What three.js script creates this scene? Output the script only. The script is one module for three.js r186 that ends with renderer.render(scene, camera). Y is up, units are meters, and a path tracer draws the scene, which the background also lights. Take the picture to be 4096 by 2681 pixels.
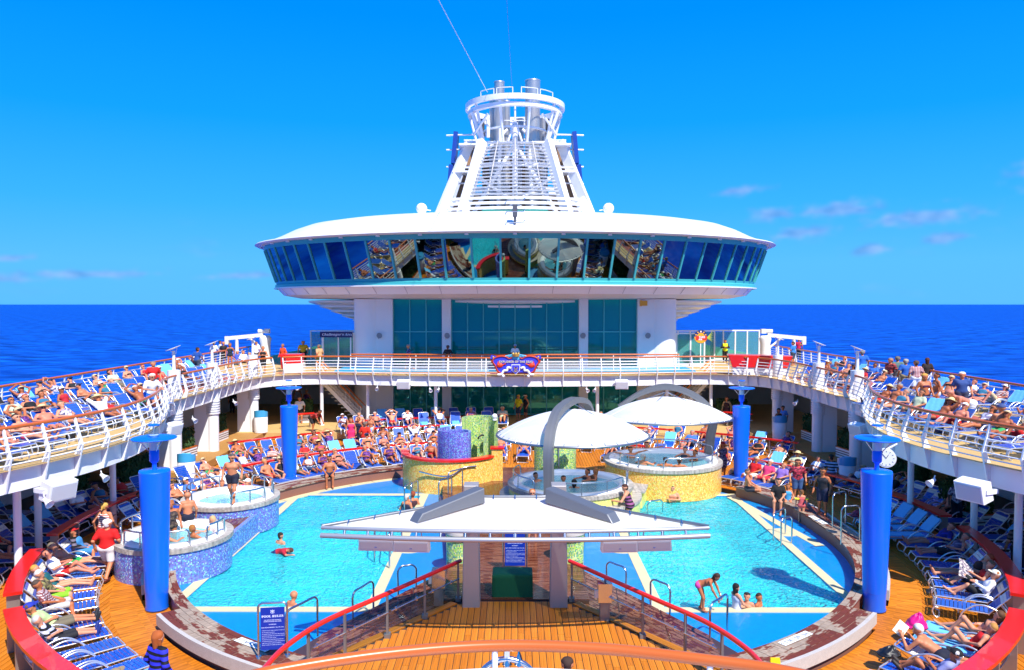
import * as THREE from 'three';
import { mergeGeometries, mergeVertices } from 'three/addons/utils/BufferGeometryUtils.js';
import { ImprovedNoise } from 'three/addons/math/ImprovedNoise.js';
import { FontLoader } from 'three/addons/loaders/FontLoader.js';
import { TextGeometry } from 'three/addons/geometries/TextGeometry.js';

// ---------- camera, sky, sun, exposure ----------
const scene = new THREE.Scene();
const FPX = 780, EYE = 8.3, PITCH = Math.atan(31 / 780), YAW = Math.atan(3 / 780);
const camera = new THREE.PerspectiveCamera(2 * Math.atan(335 / FPX) * 180 / Math.PI, 1024 / 670, 0.3, 90000);
camera.position.set(0, EYE, 0);
camera.rotation.set(-PITCH, YAW, 0, 'YXZ');
const renderer = new THREE.WebGLRenderer({ antialias: true });
renderer.toneMapping = THREE.LinearToneMapping;
renderer.toneMappingExposure = 1.5;
renderer.shadowMap.enabled = true;

const SUN = new THREE.Vector3(0.31, 0.8, 0.51).normalize();
const sun = new THREE.DirectionalLight(new THREE.Color(1, 0.95, 0.87), 4.9);
sun.position.copy(SUN).multiplyScalar(150).add(new THREE.Vector3(0, 0, -40));
sun.target.position.set(0, 0, -40); scene.add(sun, sun.target);
sun.castShadow = true; sun.shadow.mapSize.set(4096, 4096);
Object.assign(sun.shadow.camera, { left: -60, right: 60, top: 60, bottom: -60, near: 1, far: 400 });

let seed = 20; const rnd = () => { seed = (seed * 1664525 + 1013904223) >>> 0; return seed / 4294967296; };
const pick = (a) => a[Math.floor(rnd() * a.length)];
const PN = new ImprovedNoise();
const fbm = (x, y, z, o = 4) => { let s = 0, a = 0.5; for (let i = 0; i < o; i++) { s += a * PN.noise(x, y, z + i * 7.3); x *= 2.03; y *= 2.03; z *= 1.1; a *= 0.5; } return s; };
const lerp = (a, b, t) => a + (b - a) * t, clamp = (x, a = 0, b = 1) => Math.min(b, Math.max(a, x)), smooth = (a, b, x) => { const t = clamp((x - a) / (b - a)); return t * t * (3 - 2 * t); };

{ // one clear sky all round: deep blue above, paler at the horizon, a few small fair-weather clouds low down
  const w = 2048, h = 1024, d = new Float32Array(w * h * 4);
  const stops = [[-0.3, 0.08, 0.42, 0.86], [0, 0.10, 0.46, 0.9], [0.05, 0.095, 0.47, 0.95], [0.12, 0.04, 0.41, 0.98], [0.22, 0.006, 0.325, 0.99], [0.34, 0.0, 0.25, 0.95], [0.6, 0.002, 0.2, 0.8], [1, 0.004, 0.15, 0.64]];
  const puffs = [[27.4, 5.6, 3.0, 0.5], [20.2, 4.9, 2.0, 0.4], [34.2, 8.0, 1.9, 0.9], [24.4, 3.6, 1.2, 0.35], [28.6, 4.2, 1.3, 0.35], [18, 6.2, 1.5, 0.4], [16, 7.9, 1.6, 0.25], [22.5, 6.4, 2.2, 0.5], [-29, 1.9, 4.5, 0.22], [-34, 1.5, 3.5, 0.2], [-19, 2.0, 3, 0.18], [-33, 2.8, 1.2, 0.2]];
  for (let j = 0; j < h; j++) for (let i = 0; i < w; i++) {
    const el = ((j + 0.5) / h - 0.5) * Math.PI, az = ((i + 0.5) / w - 0.5) * 2 * Math.PI, s = Math.sin(el);
    let k = 0; while (k < stops.length - 2 && s > stops[k + 1][0]) k++;
    const a = stops[k], b = stops[k + 1], t = clamp((s - a[0]) / (b[0] - a[0]));
    let c = [1, 2, 3].map((n) => 0.78 * lerp(a[n], b[n], t));
    const A = (az + Math.PI / 2) * 180 / Math.PI, EL = el * 180 / Math.PI;
    if (EL > 0 && EL < 14) {
      let cov = smooth(0.16, 0.42, fbm(A * 0.16, EL * 0.55, 3.1, 5)) * smooth(0, 1.5, EL) * (1 - smooth(3.5, 6.5, EL)) * 0.16;
      for (const [pa, pe, pw, ph] of puffs) { const q = ((A - pa) / pw) ** 2 + ((EL - pe - 0.12 * (A - pa) / pw) / ph) ** 2; if (q < 4) cov = Math.max(cov, smooth(0.15, 0.9, Math.exp(-q) * 1.1 + 0.9 * fbm(A * 0.9, EL * 2.2, 9, 5)) * 0.7); }
      const lit = clamp(0.5 + 1.6 * fbm(A * 0.7 + 5, EL * 1.8 + 0.3, 5, 4));
      c = c.map((v, n) => lerp(v, [lerp(0.09, 0.24, lit), lerp(0.23, 0.38, lit), lerp(0.54, 0.68, lit)][n], cov));
    }
    d.set([...c, 1], (j * w + i) * 4);
  }
  const sky = new THREE.DataTexture(d, w, h, THREE.RGBAFormat, THREE.FloatType);
  sky.mapping = THREE.EquirectangularReflectionMapping; sky.magFilter = THREE.LinearFilter; sky.needsUpdate = true;
  scene.background = sky; scene.environment = sky;
}

// ---------- helpers ----------
// a point of the place surveyed from the photograph: the spot at height h (metres) that is seen at (px, py) of the 2380-pixel-wide view
const V = (px, py, h = 0) => {
  const d = new THREE.Vector3((px / 2.32422 - 512) / FPX, -(py / 2.32422 - 335) / FPX, -1).applyEuler(camera.rotation);
  return d.multiplyScalar((h - EYE) / d.y).add(camera.position);
};
const RAD = Math.PI / 180;
const v3 = (x, y, z) => new THREE.Vector3(x, y, z);
const POOL = -27;                                            // the pool, its rim and the lounger rows are rings round (0, POOL)
const P = (r, deg, y = 0) => v3(r * Math.sin(deg * Math.PI / 180), y, POOL + r * Math.cos(deg * Math.PI / 180));
const taken = {};
const numbered = (n) => { const k = taken[n] = (taken[n] ?? -1) + 1; return k ? n + '_' + String(k).padStart(3, '0') : n; };
const mats = {};
function mat(c, roughness = 0.5, metalness = 0, more = {}) {
  const key = JSON.stringify([c, roughness, metalness, more.key ?? more]);
  if (!mats[key]) { const { key: _, ...rest } = more; mats[key] = new THREE.MeshPhysicalMaterial({ color: Array.isArray(c) ? new THREE.Color().setRGB(...c) : new THREE.Color(c), roughness, metalness, ...rest }); }
  return mats[key];
}
function obj(name, geo, material, parent, label) {
  const m = new THREE.Mesh(Array.isArray(geo) ? M(geo) : geo, material);
  m.castShadow = m.receiveShadow = true;
  if (parent) { m.name = name; parent.add(m); if (label) m.userData.label = label; } else { m.name = numbered(name); scene.add(m); }
  return m;
}
function tag(o, label, category, group) { o.userData.label = label; o.userData.category = category; if (group) o.userData.group = group; return o; }
function thing(name, label, category, pos = [0, 0, 0], turn = 0, group) {
  const o = new THREE.Group(); o.name = numbered(name); scene.add(o);
  if (pos.isVector3) o.position.copy(pos); else o.position.set(...pos);
  o.rotation.y = turn; return tag(o, label, category, group);
}
function struct(name, geo, m) { const o = obj(name, geo, m); o.userData.kind = 'structure'; return o; }
function dup(root, pos, turn, label, group) {
  const r = root.clone(); r.name = numbered(root.name.replace(/_\d{3}$/, '')); r.userData = { ...root.userData }; scene.add(r);
  r.position.copy(pos); r.rotation.y = turn; if (label) r.userData.label = label; if (group) r.userData.group = group; return r;
}
const M = (list) => { const l = list.map((g) => { if (!g.index) g = mergeVertices(g); for (const k of Object.keys(g.attributes)) if (!['position', 'normal', 'uv'].includes(k)) g.deleteAttribute(k); return g; }); return l.length === 1 ? l[0] : mergeGeometries(l); };
const B = (w, h, d, x = 0, y = 0, z = 0, rx = 0, ry = 0, rz = 0) => { const g = new THREE.BoxGeometry(w, h, d); if (rx) g.rotateX(rx); if (rz) g.rotateZ(rz); if (ry) g.rotateY(ry); return g.translate(x, y, z); };
const C = (r1, r2, h, x = 0, y = 0, z = 0, n = 20, open = false) => new THREE.CylinderGeometry(r1, r2, h, n, 1, open).translate(x, y, z);
const S = (r, x = 0, y = 0, z = 0, sx = 1, sy = 1, sz = 1, n = 12) => new THREE.SphereGeometry(r, n, Math.max(6, n * 0.66 | 0)).scale(sx, sy, sz).translate(x, y, z);
const UPV = v3(0, 1, 0);
function bar(a, b, r, r2 = r, n = 8) { // round bar between two points
  a = Array.isArray(a) ? v3(...a) : a; b = Array.isArray(b) ? v3(...b) : b;
  const d = b.clone().sub(a), g = new THREE.CylinderGeometry(r2, r, d.length(), n);
  return g.applyQuaternion(new THREE.Quaternion().setFromUnitVectors(UPV, d.clone().normalize())).translate((a.x + b.x) / 2, (a.y + b.y) / 2, (a.z + b.z) / 2);
}
function beam(a, b, w, h) { // square bar between two points, h measured upwards
  a = Array.isArray(a) ? v3(...a) : a; b = Array.isArray(b) ? v3(...b) : b;
  const d = b.clone().sub(a), g = new THREE.BoxGeometry(w, h, d.length());
  return g.applyMatrix4(new THREE.Matrix4().lookAt(b, a, Math.abs(d.y) > 0.99 * d.length() ? v3(0, 0, 1) : UPV)).translate((a.x + b.x) / 2, (a.y + b.y) / 2, (a.z + b.z) / 2);
}
const pts3 = (l) => l.map((p) => (Array.isArray(p) ? v3(...p) : p));
const tube = (l, r, seg = 24, closed = false, n = 8, t = 0.5) => new THREE.TubeGeometry(new THREE.CatmullRomCurve3(pts3(l), closed, 'catmullrom', t), seg, r, n, closed);
function poly(points, y0, y1, holes = []) { // plan polygon of [x, depth] points, from height y0 to y1
  const sh = new THREE.Shape(points.map(([x, D]) => new THREE.Vector2(x, D)));
  for (const h of holes) sh.holes.push(new THREE.Path(h.map(([x, D]) => new THREE.Vector2(x, D))));
  return new THREE.ExtrudeGeometry(sh, { depth: y1 - y0, bevelEnabled: false }).rotateX(-Math.PI / 2).translate(0, y0, 0);
}
function grid(nu, nv, f, flip = false) { // surface from f(u, v) -> [x, y, z, (uvx, uvy)]
  const pos = [], uv = [], idx = [];
  for (let j = 0; j <= nv; j++) for (let i = 0; i <= nu; i++) { const q = f(i / nu, j / nv); pos.push(q[0], q[1], q[2]); uv.push(q[3] ?? i / nu, q[4] ?? j / nv); }
  for (let j = 0; j < nv; j++) for (let i = 0; i < nu; i++) { const a = j * (nu + 1) + i, b = a + 1, c = a + nu + 1, d = c + 1; flip ? idx.push(a, c, b, b, c, d) : idx.push(a, b, c, b, d, c); }
  const g = new THREE.BufferGeometry();
  g.setAttribute('position', new THREE.Float32BufferAttribute(pos, 3)); g.setAttribute('uv', new THREE.Float32BufferAttribute(uv, 2)); g.setIndex(idx); g.computeVertexNormals(); return g;
}
function arc(r0, r1, y0, y1, a0, a1, n) { // ring segment round the origin, angles in degrees, uv in metres
  const seg = n ?? Math.max(2, Math.ceil(Math.abs(a1 - a0) / 4)), p = (r, y, u) => { const a = lerp(a0, a1, u) * RAD; return [r * Math.sin(a), y, r * Math.cos(a)]; };
  const L = (u) => lerp(a0, a1, u) * RAD * r1, l = [
    grid(seg, 1, (u, v) => [...p(lerp(r0, r1, v), y1, u), L(u), lerp(r0, r1, v)], true), grid(seg, 1, (u, v) => [...p(lerp(r0, r1, v), y0, u), L(u), lerp(r0, r1, v)]),
    grid(seg, 1, (u, v) => [...p(r1, lerp(y0, y1, v), u), L(u), lerp(y0, y1, v)]), grid(seg, 1, (u, v) => [...p(r0, lerp(y0, y1, v), u), L(u), lerp(y0, y1, v)], true)];
  if (Math.abs(a1 - a0) < 359.9) for (const [u, f] of [[0, false], [1, true]]) l.push(grid(1, 1, (s, v) => [...p(lerp(r0, r1, s), lerp(y0, y1, v), u), s, v], f));
  return M(l);
}
const lathe = (pp, n = 32) => new THREE.LatheGeometry(pp.map(([r, y]) => new THREE.Vector2(r, y)), n);

// ---------- textures: what surfaces are made of ----------
function tex(w, h, f, srgb = true) {
  const d = new Uint8Array(w * h * 4);
  for (let j = 0; j < h; j++) for (let i = 0; i < w; i++) { const c = f(i / w, j / h, i, j); d.set([clamp(c[0]) * 255, clamp(c[1]) * 255, clamp(c[2]) * 255, 255], (j * w + i) * 4); }
  const t = new THREE.DataTexture(d, w, h); t.magFilter = THREE.LinearFilter; t.wrapS = t.wrapT = THREE.RepeatWrapping; t.needsUpdate = true;
  if (srgb) t.colorSpace = THREE.SRGBColorSpace; return t;
}
const rep = (t, x, y) => { const c = t.clone(); c.repeat.set(x, y); c.needsUpdate = true; return c; };
const tile2 = (f, x, y) => { const a = x, b = y; return lerp(lerp(f(a, b), f(a - 1, b), a), lerp(f(a, b - 1), f(a - 1, b - 1), a), b); };   // seamless noise
const woodTex = tex(64, 512, (u, v) => { const g = 0.86 + 0.2 * fbm(u * 9, v * 3, 1.5) + 0.16 * fbm(u * 3, v * 1.2, 7) + 0.06 * Math.sin(u * 40 + 6 * fbm(u * 2, v * 1.5, 3)); return [g, g * 0.98, g * 0.95]; });
const mosaic = (cols, s) => tex(256, 256, (() => { const n = 64, cell = []; for (let k = 0; k < n * n; k++) cell.push(cols[Math.floor(rnd() * cols.length)].map((c) => c * (0.88 + 0.24 * rnd()))); return (u, v, i, j) => { const e = i % 4 === 3 || j % 4 === 3; const c = cell[(j >> 2) * n + (i >> 2)]; return e ? [lerp(c[0], s[0], 0.55), lerp(c[1], s[1], 0.55), lerp(c[2], s[2], 0.55)] : c; }; })());
const blueMosaic = mosaic([[0.38, 0.42, 0.78], [0.42, 0.46, 0.84], [0.32, 0.44, 0.86], [0.46, 0.44, 0.8], [0.34, 0.62, 0.9], [0.6, 0.86, 0.92], [0.3, 0.32, 0.66]], [0.64, 0.66, 0.86]);
const yellowMosaic = mosaic([[0.95, 0.72, 0.25], [0.97, 0.8, 0.38], [0.93, 0.64, 0.18], [0.95, 0.75, 0.3], [0.98, 0.86, 0.5], [0.88, 0.52, 0.14]], [0.97, 0.85, 0.6]);
const limeMosaic = mosaic([[0.72, 0.8, 0.3], [0.55, 0.75, 0.35], [0.8, 0.85, 0.5], [0.3, 0.62, 0.5], [0.62, 0.78, 0.28], [0.2, 0.45, 0.5], [0.85, 0.88, 0.62]], [0.8, 0.85, 0.6]);
const limeWall = mosaic([[0.85, 0.86, 0.42], [0.9, 0.88, 0.5], [0.78, 0.84, 0.4], [0.92, 0.86, 0.45]], [0.9, 0.9, 0.65]);
const purpleMosaic = mosaic([[0.38, 0.3, 0.72], [0.45, 0.4, 0.82], [0.32, 0.26, 0.66], [0.5, 0.48, 0.86], [0.25, 0.5, 0.8], [0.5, 0.78, 0.9]], [0.6, 0.58, 0.85]);
const peel = tex(512, 512, (u, v) => { // dark varnished teak, peeled to grey weathered wood in ragged patches
  const n = tile2((a, b) => fbm(a * 7, b * 7, 2.2, 6), u, v), g = 0.9 + 0.25 * fbm(u * 90, v * 4, 4, 2), m = smooth(-0.05, 0.0, n + 0.12 * fbm(u * 50, v * 50, 8, 3));
  return [lerp(0.5, 0.74, m) * g, lerp(0.22, 0.67, m) * g, lerp(0.1, 0.59, m) * g];
});
const grain = tex(256, 256, (u, v, i, j) => { const g = 0.9 + 0.2 * (rnd() - 0.5) + 0.1 * tile2((a, b) => fbm(a * 6, b * 6, 1, 3), u, v); return [g, g, g]; });
const dapple = tex(256, 256, (u, v) => { const g = 0.97 + 0.12 * tile2((a, b) => fbm(a * 4, b * 4, 6, 5), u, v); return [g, g, g]; });
const ripples = tex(512, 512, (u, v) => { const n = tile2((a, b) => 0.6 * Math.abs(fbm(a * 9, b * 9, 2, 3)) + 0.5 * Math.abs(fbm(a * 19, b * 19, 5, 3)), u, v) * 1.7; return [n, n, n]; }, false);
const waves = tex(512, 512, (u, v) => { const n = 0.5 + 0.7 * tile2((a, b) => fbm(a * 14, b * 22, 2, 5), u, v); return [n, n, n]; }, false);

// ---------- common materials ----------
const WHITE = mat([0.83, 0.83, 0.84], 0.35, 0, { clearcoat: 0.25 }), STEEL = mat([0.62, 0.63, 0.65], 0.22, 1), DULLSTEEL = mat([0.24, 0.24, 0.24], 0.5, 0.6, { map: dapple, key: 'dull' });
const ALU = mat([0.8, 0.81, 0.83], 0.3, 0.75), RED = mat([0.72, 0.012, 0.006], 0.3, 0, { clearcoat: 0.5 }), VARNISH = mat([0.52, 0.11, 0.012], 0.32, 0, { clearcoat: 0.2 });
const BLUEP = mat([0.0, 0.14, 0.88], 0.38, 0, { clearcoat: 0.3, map: rep(dapple, 2, 1), bumpMap: grain, bumpScale: 0.004, key: 'bluepaint' }), TEAL = mat([0.06, 0.42, 0.42], 0.35), DARK = mat([0.015, 0.015, 0.018], 0.6), TOWEL = mat([0.14, 0.5, 0.82], 0.95, 0, { sheen: 0.4 });
const SAND = mat([0.68, 0.45, 0.17], 0.75, 0, { map: rep(grain, 0.4, 0.4), key: 'sand' }), PANE = mat([0.9, 0.97, 0.96], 0.03, 0, { transmission: 1, thickness: 0 });
const TEALGLASS = mat([0.0, 0.25, 0.22], 0.04, 0.3), MIRRORGLASS = mat([0.24, 0.29, 0.25], 0.02, 1);
const teakTones = [[0.74, 0.245, 0.014], [0.67, 0.21, 0.011], [0.79, 0.275, 0.02], [0.7, 0.225, 0.011], [0.76, 0.255, 0.018]].map((c, i) => mat(c, 0.55, 0, { map: woodTex, specularIntensity: 0.5, key: 'teak' + i }));

// ---------- sea ----------
{
  const g = new THREE.CircleGeometry(60000, 96).rotateX(-Math.PI / 2), uv = g.attributes.uv, p = g.attributes.position;
  for (let i = 0; i < uv.count; i++) uv.setXY(i, (p.getX(i) * 0.985 + p.getZ(i) * 0.17) / 137, (p.getZ(i) * 0.985 - p.getX(i) * 0.17) / 137);
  const seaCol = tex(512, 512, (u, v) => { const n = tile2((a, b) => fbm(a * 7, b * 11, 3, 5), u, v), f = tile2((a, b) => fbm(a * 40, b * 60, 1, 2), u, v) > 0.4 ? 1 : 0; return [clamp(0.01 + 0.08 * n + f * 0.4), 0.215 + 0.6 * n + f * 0.4, 0.64 + 0.75 * n]; });  // light and dark of the ripples painted into the colour, plus white foam flecks
  struct('sea', g.translate(0, -27, 0), mat([1, 1, 1], 0.4, 0, { map: seaCol, bumpMap: waves, bumpScale: 2.2, specularIntensity: 0.35, key: 'sea' }));
}

// ---------- ship hull, main deck ----------
const R_OUT = 11.8, R_IN = 10.9;
struct('ship_hull', [poly([[-21.6, 8], [21.6, 8], [21.6, 110], [-21.6, 110]], -27.5, -2.2), B(0.3, 5.1, 80, -21.4, 0.45, -60), B(0.3, 5.1, 80, 21.4, 0.45, -60)], WHITE);
const ringPts = (r, n = 120) => Array.from({ length: n }, (_, i) => { const a = i / n * 360, q = r + 0.55 * smooth(92, 118, Math.abs(a > 180 ? a - 360 : a)); return [q * Math.sin(a * RAD), 27 - q * Math.cos(a * RAD)]; });
const deck = struct('main_deck', poly([[-21, 12], [21, 12], [21, 62], [-21, 62]], -2.2, -0.02, [ringPts(R_OUT - 0.02)]), mat([0.05, 0.035, 0.025], 0.8));
{ // teak planks running the length of the ship, each with its own caulked joints
  const pw = 0.15, list = [];
  const strip = (x, d0, d1) => { let d = d0 - rnd() * 3; while (d < d1) { const e = d + 3 + rnd() * 2.5, a = Math.max(d, d0), b = Math.min(e, d1); if (b - a > 0.15) list.push([x, a, b]); d = e; } };
  for (let x = -15.3; x < 15.35; x += pw) {
    const ax = Math.abs(x) + pw / 2, inside = ax < 12.5 ? Math.sqrt(12.55 * 12.55 - ax * ax) : 0;
    if (inside) { if (ax > 3.5) strip(x, 13.5, 27 - inside); strip(x, 27 + Math.sqrt(Math.max(0, 13.1 * 13.1 - ax * ax)), 47.4); } else strip(x, 13.5, 47.4);
  }
  list.sort((a, b) => a[2] - b[2]);
  const geo = (l) => B(pw - 0.02, 0.03, l - 0.012), rest = [], unit = geo(1);
  list.forEach(([x, a, b], i) => {
    const l = b - a;
    if (i < 300) { const o = obj('plank', unit, pick(teakTones), deck); o.scale.z = l; o.position.set(x, -0.012 + (rnd() - 0.5) * 0.002, -(a + b) / 2); return; }
    const g = geo(l).translate(x, -0.012, -(a + b) / 2), c = pick(teakTones).color; g.setAttribute('color', new THREE.Float32BufferAttribute(Array.from({ length: 72 }, (_, k) => [c.r, c.g, c.b][k % 3]), 3)); rest.push(g);
  });
  obj('plank', mergeGeometries(rest), mat([1, 1, 1], 0.55, 0, { map: woodTex, vertexColors: true, specularIntensity: 0.5, key: 'teakmix' }), deck).userData.kind = 'stuff';
  // curved margin boards round the pool
  for (let a = -180; a < 180; a += 12) { const b = 0.55 * smooth(92, 118, Math.abs(a + 6)); obj('margin_board', arc(R_OUT + b, 12.62 + b, -0.02, 0.006 + (a % 24 ? 0 : 0.003), a - (b > 0 && b < 0.54 ? 1 : -0.05), a + 12, 4), teakTones[(a / 12 & 3) + 1], deck).position.z = POOL; }
}
struct('raised_side_deck', [poly([[-21, 36.2], [-15.4, 36.2], [-15.4, 47.5], [-21, 47.5]], 0.02, 0.4), poly([[21, 36.2], [15.4, 36.2], [15.4, 47.5], [21, 47.5]], 0.02, 0.4)], mat([0.5, 0.25, 0.06], 0.7, 0, { map: rep(grain, 0.4, 0.4), key: 'sidedeck' }));
struct('raised_aft_deck', poly([[-21, 47.52], [21, 47.52], [21, 62], [-21, 62]], 0.02, 0.4), SAND);
struct('aft_wall', [B(42, 3.2, 0.3, 0, 1.5, -61.5)], mat([0.6, 0.58, 0.55], 0.5));

// ---------- pool ----------
const X0 = 4.1, X1 = 9.3, D0 = 21.1, D1 = 33.6;
const bulge = (deg) => 0.55 * smooth(92, 118, Math.abs(deg > 180 ? deg - 360 : deg));     // the rim swings wider at the back
const WATER = mat([0.06, 0.92, 0.99], 0.05, 0, { transmission: 0.45, thickness: 0, bumpMap: ripples, bumpScale: 0.3, key: 'water' });
{
  const rect = (s, m) => [[s * (X0 - m), D0 - m], [s * (X1 + m), D0 - m], [s * (X1 + m), D1 + m], [s * (X0 - m), D1 + m]].sort(() => 0);
  const clip = ringPts(R_IN + 0.25), SHELF = mat([0.0, 0.29, 0.74], 0.35, 0, { map: rep(grain, 0.8, 0.8), key: 'shelf', clearcoat: 0.3 });
  struct('pool_shelf', poly(clip, -1.6, -0.03, [rect(1, 0), rect(-1, 0)]), SHELF);
  const cream = mat([0.78, 0.68, 0.4], 0.6, 0, { map: rep(grain, 1.2, 1.2), key: 'cream' });
  for (const s of [-1, 1]) {
    const e = tag(obj('pool_edging', [poly(rect(s, 0.32), -0.04, -0.012, [rect(s, 0.001)]),
      ...[[s * (X0 - 0.5), 26.3, 0.55], [s * (X1 + 0.55), 28.2, 0.5]].map(([x, D, r]) => C(r, r, 0.024, x, -0.03, -D, 24))], cream), s < 0 ? 'cream pebbled edging round the pool beside the blue hot tubs' : 'cream pebbled edging round the pool where children play', 'pool edging', 'cream edgings of the two pools');
    const basin = obj('pool_basin', [B(X1 - X0, 0.1, D1 - D0, s * (X0 + X1) / 2, -1.5, -(D0 + D1) / 2), B(0.1, 1.45, D1 - D0, s * (X0 - 0.06), -0.8, -(D0 + D1) / 2), B(0.1, 1.45, D1 - D0, s * (X1 + 0.06), -0.8, -(D0 + D1) / 2), B(X1 - X0, 1.45, 0.1, s * (X0 + X1) / 2, -0.8, -(D1 + 0.06)), B(X1 - X0, 1.45, 0.1, s * (X0 + X1) / 2, -0.8, -(D0 - 0.06))], mat([0.16, 0.92, 0.98], 0.6, 0, { map: rep(grain, 3, 3), key: 'basin' })); basin.userData.kind = 'structure';
    const w = grid(90, 200, (u, v) => { const x = lerp(X0, X1, u), D = lerp(D0, D1, v); return [s * x, -0.06 + 0.05 * fbm(x * 0.9 + s * 9, D * 0.9, 1, 3) + 0.035 * fbm(x * 3 + s * 4, D * 3, 4, 2), -D, x / 2.4, D / 2.4]; }, s < 0);
    struct('pool_water', w, WATER);
    if (s < 0) for (let a = -150; a < -116; a += 6) { const w = bulge(a + 3); struct('pool_border', arc(R_IN - 0.28 + w, R_IN + 0.08 + w, -0.05, -0.015, a - 0.3, a + 6, 3).translate(0, 0, POOL), cream); }
    // blue painted corners by the rim have cream stripes
    for (const [a, b] of s < 0 ? [[[-10.45, 22.4], [-9.6, 24.1]]] : [[[9.3, 33.4], [10.5, 26.6]]]) struct('pool_stripe', B(0.35, 0.01, Math.hypot(b[0] - a[0], b[1] - a[1]), (a[0] + b[0]) / 2, -0.02, -(a[1] + b[1]) / 2, 0, -Math.atan2(b[0] - a[0], b[1] - a[1])), cream);
  }
  // rim bench of curved teak boards
  const PEEL = [0, 1, 2, 3].map((k) => { const t = rep(peel, 0.13, 0.34); t.offset.set(k * 0.27, k * 0.41); return mat([0.85, 0.8, 0.76], 0.62, 0, { map: t, key: 'peel' + k }); });
  const segs = [['curved teak bench rim of the pool in front of the blue hot tubs', -68, -24], ['curved teak bench rim of the pool in front of the shaded loungers', 24, 124], ['teak bench rim behind the pool near the mosaic shower', -152, -115]];
  for (const [label, a0, a1] of segs) {
    const t = thing('curved_bench', label, 'bench', [0, 0, POOL]);
    const n = Math.round((a1 - a0) / 3);
    for (let i = 0; i < n; i++) {
      const a = lerp(a0, a1, i / n), b = lerp(a0, a1, (i + 1) / n), w = bulge((a + b) / 2), notch = Math.abs((a + b) / 2) > 50.4 && Math.abs((a + b) / 2) < 61.5;
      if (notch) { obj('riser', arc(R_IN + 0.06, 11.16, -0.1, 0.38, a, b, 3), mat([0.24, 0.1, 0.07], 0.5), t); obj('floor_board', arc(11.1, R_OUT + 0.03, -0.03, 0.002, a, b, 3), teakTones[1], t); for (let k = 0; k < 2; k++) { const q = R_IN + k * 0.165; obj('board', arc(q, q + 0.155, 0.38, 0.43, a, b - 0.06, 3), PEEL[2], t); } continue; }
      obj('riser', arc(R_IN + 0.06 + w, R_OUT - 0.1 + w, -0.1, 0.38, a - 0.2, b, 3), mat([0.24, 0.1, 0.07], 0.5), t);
      obj('coping', arc(R_OUT - 0.08 + w, R_OUT + 0.02 + w, 0.16, 0.44 - 0.002 * (i % 2), a, b, 3), mat([0.6, 0.56, 0.52], 0.7, 0, { map: rep(grain, 1, 1), key: 'coping' }), t);
      for (let k = 0; k < 5; k++) { const r = R_IN + k * 0.165 + w; obj('board', arc(r, r + 0.155, 0.38, 0.43 + 0.004 * rnd(), a, b - 0.06, 3), PEEL[(Math.floor(a / 40) + 8) % 4], t); }
    }
  }
  // depth plates
  const dc = document.createElement('canvas'); dc.width = 512; dc.height = 96; const x = dc.getContext('2d'); x.fillStyle = '#f4f4f0'; x.fillRect(0, 0, 512, 96); x.fillStyle = '#0a1a30'; x.font = 'bold 70px sans-serif'; x.textAlign = 'center'; x.textBaseline = 'middle'; x.fillText('1.7 M / 5ft. 6in.', 256, 50);
  const dt = new THREE.CanvasTexture(dc); dt.colorSpace = THREE.SRGBColorSpace; const DM = mat([1, 1, 1], 0.4, 0, { map: dt, key: 'depth' });
  for (const [a, label] of [[-33, 'white depth plate on the rim by the pool rules sign'], [36.5, 'white depth plate on the rim behind the yellow caution board'], [96, 'white depth plate on the rim beside the child in arm bands']]) { const o = tag(obj('depth_plate', grid(1, 1, (u, v) => [lerp(-0.55, 0.55, u), 0, lerp(0.11, -0.11, v)]), DM), label, 'depth plate', 'pool depth plates'); o.position.copy(P(11.1, a, 0.447)); o.rotation.y = (a > 90 ? a + 180 : a) * RAD; }
}
// central island between the pools
const WET = [0, 1, 2].map((k) => { const t = rep(peel, 0.5, 0.5); t.offset.set(k * 0.3, k * 0.2); return mat([[0.5, 0.24, 0.16], [0.58, 0.28, 0.19], [0.44, 0.2, 0.14]][k], 0.12, 0, { map: t, key: 'wet' + k }); });
const island = struct('island_deck', poly([[-2, 20.7], [2, 20.7], [2.1, 24], [3.1, 33], [3.4, 37.8], [-3.4, 37.8], [-3.1, 33], [-2.1, 24]], -0.4, 0.33), mat([0.06, 0.03, 0.025], 0.4));
for (let D = 20.8, i = 0; D < 37.6; D += 0.15, i++) { const hw = D < 24 ? 2.02 : lerp(2.1, 3.2, (D - 24) / 10); for (const [a, b] of i % 2 ? [[-hw, 0.3], [0.3, hw]] : [[-hw, -0.7], [-0.7, hw]]) { const o = obj('plank', B(1, 0.025, 0.138), pick(WET), island); o.scale.x = b - a - 0.012; o.position.set((a + b) / 2, 0.338, -D); } }

for (const s of [-1, 1]) {
  const A = (u) => [s * lerp(1.6, 4.75, u), lerp(20.6, 16.4, u)], Bq = (u) => [s * lerp(1.95, 4.75, u), lerp(23.6, 18.75, u)], o = struct('stage_surround', poly([A(0), A(1), [s * 5.3, 16.6], [s * 5.3, 17.6], Bq(1), Bq(0)], -0.3, 0.2), mat([0.06, 0.03, 0.025], 0.4));
  for (let k = 0; k < 11; k++) for (let i = 0; i < 3; i++) { const q = (u, v) => { const a = A(u), b = Bq(u); return [lerp(a[0], b[0], v), lerp(a[1], b[1], v)]; }, u0 = i / 3 + 0.004, u1 = (i + 1) / 3 - 0.004, v0 = k / 11 + 0.006, v1 = (k + 1) / 11 - 0.006; obj('board', poly([q(u0, v0), q(u1, v0), q(u1, v1), q(u0, v1)], 0.19, 0.225 + 0.003 * rnd()), WET[(k + i) % 3], o); }
}
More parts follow.
